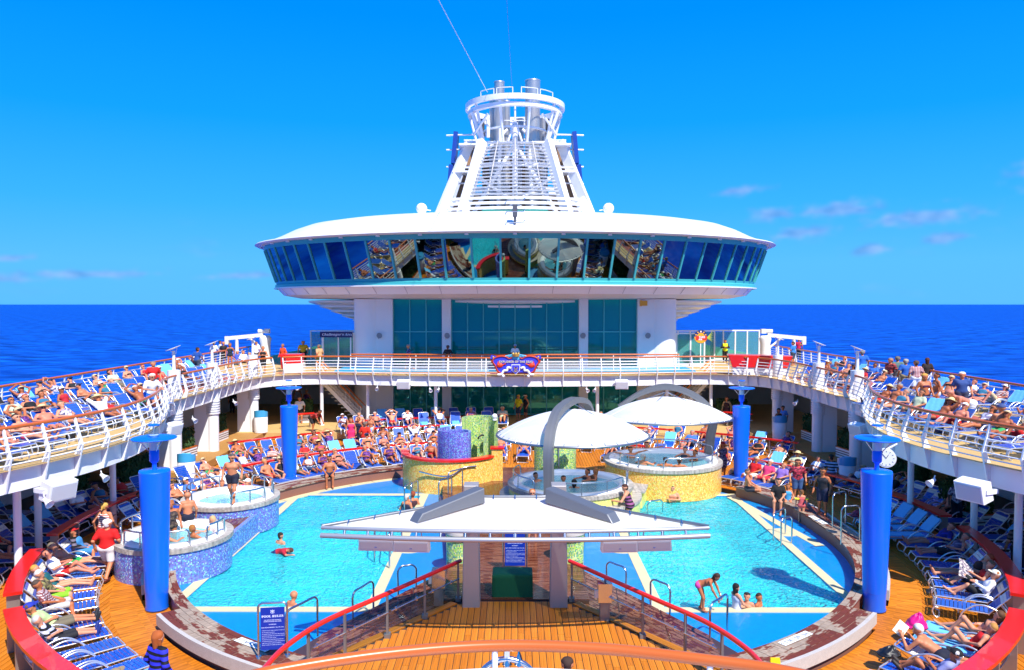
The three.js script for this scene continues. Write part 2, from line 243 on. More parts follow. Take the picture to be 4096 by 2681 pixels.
// stage in front of the canopy, widening towards the camera
const stage = struct('stage_deck', poly([[-1.55, 20.62], [1.55, 20.62], [4.8, 16.5], [4.8, 12], [-4.8, 12], [-4.8, 16.5]], -0.3, 0.335), mat([0.05, 0.035, 0.025], 0.8));
for (let x = -4.65; x < 4.7; x += 0.16) { const dm = 20.6 - Math.max(0, Math.abs(x) + 0.2 - 1.5) * 1.27; let d = dm - 0.05; while (d > 14) { const l = 1.4 + rnd() * 1.9, o = obj('plank', B(0.142, 0.03, 1), pick(teakTones), stage); o.scale.z = l - 0.012; o.position.set(x, 0.338, -(d - l / 2)); d -= l; } }
for (const s of [-1, 1]) obj('margin_board', beam([s * 1.62, 0.352, -20.45], [s * 4.7, 0.352, -16.5], 0.22, 0.03), teakTones[1], stage);

// ---------- upper deck ----------
const UP = 3.8;
const halfEdge = [[-16.6, 12], [-15.1, 18], [-14.0, 20.6], [-13.3, 22.8], [-13.0, 24.6], [-13.05, 26.8], [-13.55, 29.2], [-14.4, 31.6], [-15.5, 34], [-16.0, 36.2], [-16.05, 40], [-16.05, 46], [-15.5, 48.4], [-13.8, 49.9], [-11.5, 50.1], [-8, 49.4], [-4, 48.95], [0, 48.8]];
const edgeCurve = new THREE.CatmullRomCurve3([...halfEdge, ...halfEdge.slice(0, -1).reverse().map(([x, D]) => [-x, D])].map(([x, D]) => v3(x, UP, -D)), false, 'centripetal');
const edge = edgeCurve.getSpacedPoints(150);
{
  const outer = [[21.4, 12], [21.4, 105], [-21.4, 105], [-21.4, 12]], inner = edge.map((p) => [p.x, -p.z]);
  struct('upper_deck', poly([...inner, ...outer], 3.12, UP - 0.02), WHITE);
  const inset = edge.map((p, i) => { const t = edge[Math.min(i + 1, 150)].clone().sub(edge[Math.max(i - 1, 0)]).normalize(); return [p.x - 0.22 * t.z * -1 * -1, -p.z - 0.22 * t.x]; });
  struct('upper_deck_floor', poly([...inset, [21.2, 12], [21.2, 104], [-21.2, 104], [-21.2, 12]], UP - 0.018, UP), SAND);
  struct('running_track', [B(1.7, 0.012, 30, -17.6, UP + 0.004, -33), B(1.7, 0.012, 30, 17.6, UP + 0.004, -33), B(31, 0.012, 0.8, 0, UP + 0.004, -50.8)], mat([0.42, 0.1, 0.06], 0.8));
  struct('tower_plinth', poly([[-12, 51.6], [12, 51.6], [12, 70], [-12, 70]], UP, UP + 0.08), mat([0.03, 0.3, 0.55], 0.6));
}
const postShape = new THREE.Shape([[0, -0.66], [0.06, -0.66], [0.3, 0.3], [0.05, 1.1], [-0.02, 1.1], [0.16, 0.32], [0, 0]].map((p) => new THREE.Vector2(...p)));
const postGeo = new THREE.ExtrudeGeometry(postShape, { depth: 0.05, bevelEnabled: false }).translate(0, 0, -0.025);
const seaPostGeo = new THREE.ExtrudeGeometry(new THREE.Shape([[0, 0], [0.09, 0], [0.02, 1.1], [-0.05, 1.1]].map((p) => new THREE.Vector2(...p))), { depth: 0.05, bevelEnabled: false });
function railing(label, path, step, side, sea) { // path at floor height; side +1: the void lies on the left of the walk along it
  const t = thing('deck_railing', label, 'railing', [0, 0, 0], 0, 'railings of the upper deck');
  const curve = new THREE.CatmullRomCurve3(path, false, 'centripetal'), L = curve.getLength(), n = Math.max(1, Math.round(L / step)), N = Math.max(8, Math.round(L * 1.6));
  const out = (u) => { const d = curve.getTangentAt(u); return v3(d.z, 0, -d.x).multiplyScalar(side); };
  for (let i = 0; i <= n; i++) { const u = i / n, p = curve.getPointAt(u), o = out(u), m = obj('post', sea ? seaPostGeo : postGeo, WHITE, t); m.position.copy(p); m.rotation.y = Math.atan2(-o.z, o.x); }
  const off = (y) => (sea ? 0.05 - 0.06 * y : y < 0.3 ? lerp(0.2, 0.27, y / 0.3) : lerp(0.27, 0.0, (y - 0.3) / 0.8));
  const line = (y, r, m, name, k) => obj(name, new THREE.TubeGeometry(new THREE.CatmullRomCurve3(Array.from({ length: N + 1 }, (_, i) => { const u = i / N; return curve.getPointAt(u).addScaledVector(out(u), off(y)).add(v3(0, y, 0)); })), N * 2, r, k), m, t);
  for (const y of [0.14, 0.32, 0.5, 0.68, 0.86]) line(y, 0.021, WHITE, 'rail', 6);
  line(1.12, 0.055, VARNISH, 'handrail', 10);
  return t;
}
railing('white railing with varnished handrail round the bulging balcony above the blue hot tubs', edge.slice(0, 37), 1.15, -1);
railing('straight white railing behind the columns above the blue hot tubs', edge.slice(37, 54), 1.15, -1);
railing('long white railing of the cross balcony that carries the carved ship sign', edge.slice(54, 97), 1.2, -1);
railing('straight white railing behind the columns on the red lifeboat-box side', edge.slice(97, 114), 1.15, -1);
railing('white railing with varnished handrail round the bulging balcony beside the clock', edge.slice(114), 1.15, -1);
railing('seaward railing behind the sunbathers above the blue hot tubs', [[-21.1, UP, -14], [-21.1, UP, -30], [-21.1, UP, -50], [-21.1, UP, -66]].map((p) => v3(...p)), 1.5, 1, true);
railing('seaward railing behind the group of people looking out to sea', [[21.1, UP, -14], [21.1, UP, -30], [21.1, UP, -50], [21.1, UP, -66]].map((p) => v3(...p)), 1.5, -1, true);
railing('inner white railing in front of the tower windows', [[-11, UP, -52.2], [0, UP, -51.9], [11, UP, -52.2]].map((p) => v3(...p)), 2.2, -1, true);
// near balcony below the camera
{
  const l = [[520, 1590], [650, 1557], [900, 1519], [1150, 1501], [1400, 1508], [1650, 1535], [1800, 1556], [1960, 1590]].map(([x, y]) => V(x, y, 4.95));
  const t = thing('near_railing', 'curved varnished handrail on white tubes at the very bottom of the picture', 'railing');
  obj('handrail', tube(l, 0.055, 60, false, 12), VARNISH, t);
  for (const dy of [0.22, 0.42, 0.62]) obj('rail', tube(l.map((p) => p.clone().add(v3(0, -dy, 0.06))), 0.026, 60), WHITE, t);
  for (const i of [1, 3, 5]) { const p = l[i]; obj('post', bar(p.clone().add(v3(0, -0.02, 0)), p.clone().add(v3(0, -1.15, 0.1)), 0.03), WHITE, t); }
  const c = l[3].clone(), em = obj('emblem', [new THREE.TorusGeometry(0.3, 0.03, 8, 32).translate(0, -0.42, -0.02), B(0.05, 0.34, 0.04, 0, -0.16, -0.02), ...[-1, 0, 1].map((k) => new THREE.ConeGeometry(0.05, 0.16, 4).translate(k * 0.12, -0.1, -0.02))], STEEL, t); em.position.copy(c).add(v3(0.12, -0.02, 0));
  struct('near_balcony_slab', poly([...l.map((p) => [p.x, -p.z - 0.05]), [6, 4], [-6, 4]], 3.5, 3.79), WHITE);
}
// columns with round front tube, ribbed collar, pole and tilted dish reflector
for (const s of [-1, 1]) [37, 41.7, 48.2].forEach((D, i) => {
  const word = ['nearest the pool', 'in the middle of its row', 'next to the cross balcony'][i];
  const t = thing('balcony_column', `white column with ribbed collar and dish lamp ${word}, ${s < 0 ? 'above the hedges' : 'beside the litter bin'}`, 'column', [s * 16.25, 0.4, -D], 0, 'columns of the balcony');
  obj('shaft', C(0.3, 0.3, 4.75, 0, 2.375, 0, 28), WHITE, t);
  obj('web', B(0.75, 3.0, 0.3, s * 0.55, 1.5, 0.1), WHITE, t);
  for (let k = 0; k < 6; k++) obj('rib', C(0.37, 0.37, 0.07, 0, 2.05 + k * 0.13, 0, 28), WHITE, t);
  obj('pole', C(0.07, 0.08, 0.95, 0, 5.2, 0, 12), WHITE, t);
  const d = obj('dish', [lathe([[0.02, 0], [0.36, 0.05], [0.37, 0.065], [0.02, 0.03]], 28), bar([0, -0.25, 0], [0.2, 0.03, 0], 0.012), bar([0, -0.25, 0], [-0.2, 0.03, 0], 0.012)], WHITE, t); d.position.set(0, 5.75, 0); d.rotation.set(0.12, 0, -s * 0.35);
});
// thin posts under the balconies
[[-14.6, 22.6, 'where the red rail ends on the blue tub side'], [-15.6, 25.2, 'behind the person in the red cap'], [-14.9, 28.6, 'behind the blue hot tubs'], [14.7, 22.6, 'behind the shaded pair of sunbathers'], [15.3, 25.8, 'by the attendant in the shade'], [14.6, 28.6, 'between the clock and the litter bin'], [-12.6, 50.6, 'beside the stair under the cross balcony'], [12.8, 50.8, 'under the cross balcony by the beige cardigan'], [-5.1, 50, 'under the cross balcony behind the shower'], [5.3, 50, 'under the cross balcony behind the steel arch'], [-9.6, 50.6, 'under the cross balcony near the pink dress'], [9.9, 50.6, 'under the cross balcony behind the far oval shade']].forEach(([x, D, w]) => tag(obj('support_post', [C(0.11, 0.11, D > 47 ? 2.7 : 3.1, 0, D > 47 ? 1.36 : 1.56, 0, 18), C(0.16, 0.16, 0.06, 0, 0.03, 0, 18)], WHITE), 'thin white post ' + w, 'post', 'posts under the balconies').position.set(x, D > 47 ? 0.4 : 0.0, -D));

// ---------- lounge tower, disc and funnel ----------
const tower = thing('lounge_tower', 'white tower with teal glass walls carrying the round lounge', 'building', [0, 0, -1.6]);
const CREAMW = mat([0.78, 0.78, 0.8], 0.4);
obj('wall', [B(17.6, 8.2, 0.4, 0, 4.6, -54.2), B(22, 8.2, 14, 0, 4.6, -62)], mat([0.35, 0.36, 0.36], 0.6), tower);
for (const s of [-1, 1]) { obj('column', [C(1.25, 1.25, 8.3, s * 10.2, 4.5, -54, 36), B(1.6, 8.3, 1.5, s * 9.35, 4.5, -53.6)], CREAMW, tower); obj('pilaster', B(0.62, 8.3, 0.6, s * 4.78, 4.5, -53.0), CREAMW, tower); obj('side_wall', B(0.5, 8.3, 14, s * 11.2, 4.5, -62), CREAMW, tower); }
for (const [x0, x1, n] of [[-8.55, -5.1, 3], [-4.45, 4.45, 8], [5.1, 8.55, 3]]) {
  const w = (x1 - x0) / n, rows = [[0.55, 3.1], [3.85, 6.35], [6.35, 8.65]];
  rows.forEach(([y0, y1]) => { for (let i = 0; i < n; i++) { const o = obj('pane', B(w - 0.07, y1 - y0 - 0.07, 0.03, x0 + w * (i + 0.5), (y0 + y1) / 2, -53.3), TEALGLASS, tower); o.rotation.y = 0; } });
  for (let i = 0; i <= n; i++) obj('mullion', B(0.08, 8.2, 0.12, x0 + w * i, 4.6, -53.26), TEAL, tower);
  for (const y of [0.52, 3.12, 3.84, 6.35, 8.66]) obj('transom', B(x1 - x0, 0.08, 0.1, (x0 + x1) / 2, y, -53.262), TEAL, tower);
}
for (const [x, y, D] of [[-9.5, 6.2, 54.3], [-4.78, 6.2, 54.2], [4.78, 6.2, 54.2], [9.3, 6.2, 54.3]]) { const t = thing('loudspeaker_horn', `grey horn loudspeaker on the ${Math.abs(x) > 6 ? 'outer column' : 'pilaster'} ${x < 0 ? 'towards the crane in shadow' : 'towards the sunlit crane'}`, 'loudspeaker', [x, y, -D], x < 0 ? 0.5 : -0.5, 'horns on the tower'); obj('bell', C(0.2, 0.09, 0.22, 0, 0, 0.12).rotateX(0), mat([0.3, 0.3, 0.32], 0.5), t).rotation.x = Math.PI / 2 - 0.2; obj('bracket', bar([0, -0.05, 0], [0, -0.35, -0.1], 0.02), STEEL, t); }
tag(obj('amber_lamp', [B(0.4, 0.34, 0.3, 0, 0, 0), B(0.12, 0.4, 0.34, -0.24, 0, 0)], mat([0.7, 0.35, 0.02], 0.4)), 'small amber box lamp under the round lounge', 'lamp').position.set(9.0, 8.35, -54.4);

const disc = thing('round_lounge', 'huge white disc-shaped lounge with a ring of slanted mirror windows', 'lounge', [0, 0, -63.3]);
const ring = (rings, seg = 120) => grid(seg, rings.length - 1, (u, v) => { const k = v * (rings.length - 1), i = Math.min(Math.floor(k), rings.length - 2), f = k - i, a = lerp(rings[i][0], rings[i + 1][0], f), b = lerp(rings[i][1], rings[i + 1][1], f), y = lerp(rings[i][2], rings[i + 1][2], f), t = u * 2 * Math.PI; return [a * Math.sin(t), y, b * Math.cos(t)]; });
const fine = (rings) => M(rings.slice(1).map((q, i) => ring([rings[i], q])));
obj('roof', M([ring([[20.3, 15.7, 12.82], [19.5, 14.9, 12.98], [18.6, 14.1, 13.35], [17.6, 13.2, 13.85], [16.5, 12.2, 14.25], [15, 11, 14.5], [10, 7, 14.75], [0.01, 0.01, 14.8]])]), WHITE, disc);
obj('lip', fine([[19.75, 15.2, 12.66], [20.25, 15.65, 12.66], [20.42, 15.82, 12.74], [20.3, 15.7, 12.83]]), mat([0.7, 0.7, 0.73], 0.35), disc);
obj('head_band', fine([[19.7, 15.1, 12.35], [19.78, 15.2, 12.7]]), TEAL, disc);
obj('sill_band', fine([[18.6, 14.0, 9.45], [18.95, 14.35, 9.5], [18.95, 14.35, 9.72], [18.85, 14.25, 9.78], [18.88, 14.28, 9.95]]), TEAL, disc);
obj('fascia', fine([[18.3, 13.6, 8.95], [18.75, 14.1, 9.5]]), WHITE, disc);
for (let i = -12; i <= 12; i++) { const t = i * 0.13, q = (a, b, y) => [a * Math.sin(t), y, b * Math.cos(t)]; obj('panel_joint', beam(q(18.33, 13.63, 8.97), q(18.76, 14.11, 9.42), 0.025, 0.02), mat([0.45, 0.45, 0.47], 0.6), disc); }
obj('gutter', fine([[18.9, 14.3, 9.44], [19.05, 14.45, 9.44], [19.05, 14.45, 9.52], [18.9, 14.3, 9.53]]), WHITE, disc);
obj('soffit', fine([[10, 7.8, 8.55], [17, 12.4, 8.72], [18.3, 13.6, 8.95]]), mat([0.72, 0.66, 0.66], 0.45), disc);
for (let k = 0; k < 6; k++) { const f = k / 5, a = lerp(16.6, 12.2, f), b = lerp(8.7, 7.6, f), y = 8.5 - k * 0.36; obj('stepped_rib', fine([[a - 0.8, b - 0.5, y - 0.3], [a, b, y - 0.08], [a, b, y + 0.06], [a - 0.9, b - 0.6, y + 0.1]]), WHITE, disc); }
obj('underbelly', fine([[11.6, 7.2, 5.6], [12.3, 7.6, 6.55]]), WHITE, disc);
{
  const N = 68, q = (t, f, o) => { const a = lerp(18.88, 19.7, f) + o, b = lerp(14.28, 15.1, f) + o; return [a * Math.sin(t), lerp(9.95, 12.35, f), b * Math.cos(t)]; };
  for (let i = 0; i < N; i++) {
    const t0 = (i - 0.5) / N * 2 * Math.PI, t1 = (i + 0.5) / N * 2 * Math.PI, tm = (t0 + t1) / 2, s = ((tm + Math.PI) % (2 * Math.PI)) - Math.PI; if (Math.abs(s) > 1.95) continue;
    obj('pane', M([grid(1, 1, (u, v) => q(lerp(t0, t1, u), v, 0)), grid(1, 1, (u, v) => q(lerp(t0, t1, u), v, -0.03), true)]), MIRRORGLASS, disc);
    obj('mullion', beam(q(t0, 0, 0.03), q(t0, 1, 0.03), 0.13, 0.1), TEAL, disc);
  }
  for (let i = -11; i <= 11; i++) { const t = i * 0.15; obj('rim_lamp', C(0.11, 0.14, 0.1, 19.95 * Math.sin(t), 12.6, 15.4 * Math.cos(t), 10), mat([0.85, 0.85, 0.85], 0.3), disc); }
}
{ // mast and wind instruments standing on the roof edge
  const t = thing('instrument_mast', 'small dark antenna mast with brackets on the round roof', 'antenna', [0.0, 13.3, -49.0]); t.scale.setScalar(1.5);
  obj('mast', [B(0.2, 0.5, 0.2, 0, 0.55, 0), bar([0, 0, 0], [0, 0.4, 0], 0.05)], mat([0.08, 0.08, 0.1], 0.5), t);
  obj('brackets', [0.05, 0.5, 0.95].flatMap((y) => [bar([-0.35, y, 0.1], [0.35, y, 0.1], 0.02), bar([-0.35, y, 0.1], [-0.42, y - 0.14, 0.1], 0.02), bar([0.35, y, 0.1], [0.42, y + 0.12, 0.1], 0.02)]), STEEL, t);
}
for (const s of [-1, 1]) { const t = thing('radome', `white radar ball on the roof ${s < 0 ? 'towards the shadowed crane' : 'towards the sunlit crane'}`, 'radome', [s * 7.15, 14.85, -60], 0, 'radar balls beside the funnel'); obj('ball', S(0.42, 0, 0.75, 0, 1, 1, 1, 20), WHITE, t); obj('stand', [bar([0, 0, 0], [0, 0.4, 0], 0.08), bar([0, 0.7, 0], [-s * 0.7, 0.6, 0], 0.04)], WHITE, t); }

const funnel = thing('funnel', 'white louvred funnel tower with ring walkway and steel exhaust pipes', 'funnel', [0, 14.7, -66]);
{
  const F = (n, g, m = WHITE, up) => obj(n, g, m, up ?? funnel), brown = mat([0.34, 0.2, 0.11], 0.7);
  for (const s of [-1, 1]) {
    F('leg', beam([s * 6.45, -0.2, 3.0], [s * 3.75, 7.0, 0.8], 0.34, 0.8)); F('leg', beam([s * 6.0, 0, -4], [s * 3.2, 7.7, -2.6], 0.6, 1.0));
    F('louvre_frame', beam([s * 4.15, 0.6, 4.5], [s * 2.6, 6.75, 2.2], 0.5, 0.9)); F('lower_frame', beam([s * 6.1, 0, 5.2], [s * 5.0, 1.75, 4.9], 0.4, 0.9));
    F('side_panel', grid(1, 1, (u, v) => { const y = lerp(0.3, 7.2, v), x = lerp(lerp(5.8, 3.5, v), lerp(4.3, 2.6, v), u); return [s * x, y, -0.6]; }), brown);
    for (const y of [1.9, 4.4, 6.6]) F('platform', [B(1.9, 0.14, 1.6, s * (5.2 - y * 0.24), y, 1.2), bar([s * (4.4 - y * 0.24), y + 0.3, 2], [s * (6.0 - y * 0.28), y + 0.3, 2], 0.06)]);
    F('side_pipe', bar([s * 4.6, 0.2, 1.6], [s * 3.2, 6.8, 0.8], 0.16), mat([0.12, 0.1, 0.1], 0.5));
    F('blue_panel', [[5.9, 0.4, 3.4], [5.55, 3.6, 5.3], [5.2, 5.4, 8.0]].map(([x, y0, y1]) => B(0.34, y1 - y0, 1.9, s * (x - 0.2), (y0 + y1) / 2 - 0.2, 0.3, 0, 0, s * 0.09)), mat([0.01, 0.05, 0.3], 0.4));
    for (const y of [3.6, 5.0, 6.4, 7.6]) F('standoff', bar([s * (4.9 - y * 0.22), y, 0.9], [s * 5.7, y, 0.6], 0.07));
    for (const z of [1.6, -1.6]) { F('strut', bar([s * 2.5, 6.4, z], [s * 3.5, 9.2, z * 1.2], 0.14)); F('strut', bar([s * 3.4, 7.4, z], [s * 2.2, 8.9, z * 1.6], 0.1)); }
  }
  for (let i = 0; i < 17; i++) { const f = i / 16, y = lerp(1.9, 6.6, f), w = lerp(3.6, 2.35, f), z = lerp(4.4, 2.3, f); F('louvre', grid(20, 3, (u, v) => { const a = u * 2 - 1, e = [[0, 0.0], [0.1, 0.075], [0.3, 0.02], [0.2, -0.045]][Math.round(v * 3)]; return [a * w, y + e[1], z + 0.75 * (1 - a * a) - 0.4 + e[0]]; }, true)); }
  for (let i = 0; i < 5; i++) { const f = i / 4, y = lerp(0.15, 1.7, f), w = lerp(6.0, 5.0, f); F('lower_louvre', tube(Array.from({ length: 13 }, (_, k) => { const a = k / 6 - 1; return [a * w, y, 5.0 + 1.3 * (1 - a * a)]; }), 0.11, 30)); }
  F('louvre_spine', [bar([0, 0.1, 5.4], [0, 6.9, 2.9], 0.06), ...[-1, 1].map((s) => bar([s * 2.2, 1.9, 4.6], [s * 1.4, 6.7, 2.7], 0.05))], mat([0.5, 0.47, 0.45], 0.5));
  F('skylight', grid(4, 1, (u, v) => [lerp(-3.1, 3.1, u) * lerp(1, 0.78, v), lerp(0.15, 1.2, v), lerp(5.2, 4.2, v)], true), TEALGLASS);
  F('inner_frame', [...[-1, 1].flatMap((s) => [bar([s * 3.4, 1, 2], [0, 6.8, 1.4], 0.17), bar([s * 3, 4, 1.6], [-s * 0.6, 1.4, 2], 0.15), bar([s * 1.4, 0.2, 1.8], [s * 1.2, 8.2, 1.2], 0.16), bar([s * 3.0, 5.6, 1], [s * 0.6, 8, 1], 0.14), bar([s * 3.6, 3, 1.4], [s * 0.4, 3.2, 1.4], 0.12)]), bar([0, 0, 2], [0, 8.4, 1.6], 0.24), bar([-3.6, 2.6, 1.8], [3.6, 2.6, 1.8], 0.12), bar([-3, 5, 1.6], [3, 5, 1.6], 0.12), bar([-2.6, 6.8, 1.6], [2.6, 6.8, 1.6], 0.12)]);
  F('inner_casing', [B(5.6, 6.2, 1.6, 0, 3.1, -1.9), B(8, 3, 1.6, 0, 1.5, -2.1)], mat([0.2, 0.13, 0.085], 0.8));
  for (const [x, z, r, h] of [[-1.3, 0.9, 0.42, 11.9], [1.45, 0.9, 0.62, 12.0], [-1.8, -0.5, 0.36, 10.9], [-0.75, -0.9, 0.34, 10.8], [0.4, -1.4, 0.36, 9.4], [2.4, -1.2, 0.3, 9.4]]) { F('exhaust_pipe', lathe([[r, 0], [r, h * 0.76], [r + 0.02, h * 0.765], [r, h * 0.77], [r, h - 0.1], [r + 0.02, h - 0.08], [r + 0.02, h], [r - 0.05, h], [r - 0.05, h - 0.5]], 28).translate(x, 0, z), mat([0.55, 0.53, 0.51], 0.35, 0.7)); }
  for (const s of [-1, 1]) { F('smoke_hood', bar([s * 2.7, 6, 0.4], [s * 2.7, 9.0, 0.4], 0.16), mat([0.06, 0.06, 0.07], 0.4)); }
  let walk; for (const [r, y, h, w] of [[4.15, 9.95, 0.42, 0.3], [3.95, 9.4, 0.3, 0.4], [2.7, 7.9, 0.14, 0.2]]) { const o = F('ring_walkway', arc(r - w, r, y - h / 2, y + h / 2, 0, 360, 72)); walk ??= o; }
  for (let i = 0; i < 10; i++) { const a = i * 36 + 18; F('ring_bracket', bar([3.9 * Math.sin(a * RAD), 9.75, 3.9 * Math.cos(a * RAD)], [3.1 * Math.sin(a * RAD), 6.6, 2.6 * Math.cos(a * RAD)], 0.12), WHITE, walk); }
  for (const [a0, a1] of [[-50, -28], [-24, -3], [8, 30], [34, 58]]) F('ring_rail', [...[a0, a1].map((a) => bar([3.6 * Math.sin(a * RAD), 10.1, 3.6 * Math.cos(a * RAD)], [3.6 * Math.sin(a * RAD), 10.75, 3.6 * Math.cos(a * RAD)], 0.04)), tube([0, 0.33, 0.66, 1].map((u) => [3.6 * Math.sin(lerp(a0, a1, u) * RAD), 10.75, 3.6 * Math.cos(lerp(a0, a1, u) * RAD)]), 0.04, 10)], WHITE, walk);
  F('pipe_brace', [bar([-1.3, 10.8, 0.9], [1.4, 10.8, 0.9], 0.06), bar([-1.3, 10.1, 0.9], [1.4, 10.1, 0.9], 0.05)], STEEL);
  F('a_frame', [bar([-0.55, 6.7, 2.6], [0, 8.4, 2.5], 0.09), bar([0.55, 6.7, 2.6], [0, 8.4, 2.5], 0.09), bar([0, 8.4, 2.5], [0, 9.6, 2.5], 0.08), bar([-0.9, 8.4, 2.4], [0.9, 8.4, 2.4], 0.04)]);
  F('vent_pipe', tube([[-2.2, 7.2, 1.6], [-2.2, 8.5, 1.6], [-2.3, 8.7, 1.6], [-2.5, 8.7, 1.6]], 0.16, 14));
}
tag(obj('stay_wire', bar(v3(-2.2, 25.2, -63), v3(-1.96, 14.4, -12), 0.024, 0.007, 5), mat([0.75, 0.77, 0.8], 0.5)), 'pale stay wire running from the funnel ring up out of view', 'wire');
tag(obj('stay_wire', bar(v3(-0.25, 26.0, -64), v3(-0.21, 14.27, -12), 0.013, 0.003, 5), mat([0.1, 0.15, 0.3], 0.5)), 'thin dark stay wire rising from the middle of the funnel', 'wire');

// ---------- hot tubs ----------
const TUBWHITE = mat([0.84, 0.85, 0.86], 0.25, 0, { clearcoat: 0.5 }), GREYTEAK = [0, 1, 2].map((k) => mat([0.5 + k * 0.04, 0.47 + k * 0.04, 0.44 + k * 0.04], 0.7, 0, { map: woodTex, key: 'greyteak' + k }));
const TUBWATER = mat([0.3, 0.75, 0.85], 0.08, 0, { transmission: 0.6, thickness: 0, bumpMap: ripples, bumpScale: 0.04, key: 'tubwater' });
function hotTub(label, x, D, r, rim, base, map, opts = {}) {
  const t = thing('hot_tub', label, 'hot tub', [x, 0, -D], 0, 'round hot tubs');
  obj('mosaic_wall', arc(r - 0.12, r, base, rim - 0.22, 0, 360, 72), mat([0.9, 0.9, 0.9], 0.25, 0, { map: rep(map, 0.39, 0.39), key: 'mos' + map.id }), t);
  for (let k = 0; k < 18; k++) obj('rim_board', arc(r - 0.3, r + 0.05, rim - 0.2, rim - 0.06, k * 20, k * 20 + 19.7, 5), GREYTEAK[k % 3], t);
  if (opts.step) for (let k = 0; k < 18; k++) obj('step_board', arc(r - 0.05, r + 0.38, rim - 0.62, rim - 0.5, k * 20, k * 20 + 19.7, 5), GREYTEAK[(k + 1) % 3], t);
  if (opts.step) obj('step_wall', arc(r, r + 0.32, base, rim - 0.63, 0, 360, 72), mat([0.9, 0.9, 0.9], 0.3, 0, { map: rep(limeWall, 0.39, 0.39), key: 'limew' }), t);
  const shell = obj('shell', lathe([[0.02, rim - 0.95], [r - 1.0, rim - 0.95], [r - 0.85, rim - 0.6], [r - 0.62, rim - 0.55], [r - 0.55, rim - 0.1], [r - 0.45, rim], [r - 0.2, rim], [r - 0.16, rim - 0.06]], 64), TUBWHITE, t);
  const w = grid(48, 16, (u, v) => { const a = u * 2 * Math.PI, q = v * (r - 0.56), X = q * Math.sin(a), Z = q * Math.cos(a); return [X, rim - 0.2 + 0.02 * fbm(X * 4 + x, Z * 4, 2, 3), Z, X / 1.2, Z / 1.2]; }, true); obj('bubbling_water', w, TUBWATER, shell);
  for (const [a0, a1] of opts.rails) { const pr = r - 0.18, h = rim + 0.42, pt = (a, y) => [pr * Math.sin(a * RAD), y, pr * Math.cos(a * RAD)], n = Math.max(2, Math.round((a1 - a0) / 28)); obj('grab_rail', M([tube([pt(a0, rim - 0.05), pt(a0 + 1, h - 0.1), ...Array.from({ length: n * 2 + 1 }, (_, i) => pt(lerp(a0 + 4, a1 - 4, i / (n * 2)), h)), pt(a1 - 1, h - 0.1), pt(a1, rim - 0.05)], 0.03, 60, false, 8, 0.3), ...Array.from({ length: n - 1 }, (_, i) => bar(pt(lerp(a0, a1, (i + 1) / n), rim - 0.05), pt(lerp(a0, a1, (i + 1) / n), h), 0.024))]), STEEL, t); }
  return t;
}
hotTub('hot tub walled in blue mosaic behind the near blue pillar', -10.75, 24.3, 1.72, 1.12, -0.03, blueMosaic, { rails: [[-40, 40], [60, 95], [-130, -50]] });
hotTub('blue mosaic hot tub with a bather climbing out of it', -10.7, 29.1, 1.72, 1.12, -0.03, blueMosaic, { rails: [[20, 70], [100, 170], [-170, -40]] });
hotTub('hot tub on a lime mosaic base under the arched oval shade', 2.25, 31.5, 2.5, 1.12, 0, limeWall, { step: true, rails: [[-20, 60], [-120, -40], [70, 95]] });
hotTub('tall yellow mosaic hot tub under the far oval shade', 6.7, 35.2, 2.6, 1.34, -0.05, yellowMosaic, { rails: [[-10, 80], [-60, -35], [100, 200]] });
{ // mosaic wall and wet steps between the blue tubs, lime wall between the yellow ones
  const t = thing('tub_steps', 'wet teak landing with blue mosaic wall between the two blue hot tubs', 'steps', [0, 0, 0]);
  obj('mosaic_wall', [B(0.16, 0.72, 4.3, -9.42, 0.33, -27.2), B(1.0, 0.5, 0.2, -9.9, 0.2, -27.0)], mat([0.9, 0.9, 0.9], 0.25, 0, { map: rep(blueMosaic, 1.7, 0.28), key: 'mosl' }), t);
  obj('landing_body', poly([[-11.6, 25.6], [-9.5, 25.6], [-9.5, 28.4], [-11.6, 28.4]], -0.02, 0.62), mat([0.16, 0.07, 0.05], 0.5), t);
  for (let i = 0; i < 14; i++) obj('board', B(0.14, 0.03, 2.7, -11.5 + i * 0.15, 0.635, -27), WET[i % 3], t);
  const u = thing('tub_wall', 'lime mosaic wall with teak top joining the two yellow-side hot tubs', 'wall', [0, 0, 0]);
  obj('wall', poly([[4.4, 33.6], [5.6, 32.9], [5.2, 31.6], [4.5, 31.4]], -0.05, 0.6), mat([0.9, 0.9, 0.9], 0.3, 0, { map: rep(limeWall, 1, 1), key: 'limew2' }), u);
  obj('top_board', poly([[4.3, 33.7], [5.7, 33.0], [5.3, 31.5], [4.4, 31.3]], 0.6, 0.66), GREYTEAK[1], u);
}
function hoop(label, a, b, top, turn = 0, y = 0) { // bent steel grab rail from a to b
  const A = pts3([a])[0], Bq = pts3([b])[0], up = v3(0, top, 0), r = 0.12, d = Bq.clone().sub(A).normalize();
  const t = tag(obj('grab_rail', tube([A, A.clone().addScaledVector(up, 0.5), A.clone().add(up).add(v3(0, -r, 0)), A.clone().add(up).addScaledVector(d, r), A.clone().lerp(Bq, 0.5).add(up), Bq.clone().add(up).addScaledVector(d, -r), Bq.clone().add(up).add(v3(0, -r, 0)), Bq.clone().addScaledVector(up, 0.5), Bq], 0.027, 50, false, 8, 0.35), STEEL), label, 'grab rail', 'steel grab rails of the pools'); return t;
}
const hoopAt = (label, x0, y0, x1, y1, top, h = 0) => hoop(label, V(x0, y0, h), V(x1, y1, h), top);
hoopAt('steel hoop over the cream edge beside the stage on the blue tub side', 820, 1462, 868, 1430, 0.95); hoopAt('steel hoop standing on the blue shelf in front of the speakers', 925, 1395, 967, 1388, 0.95);
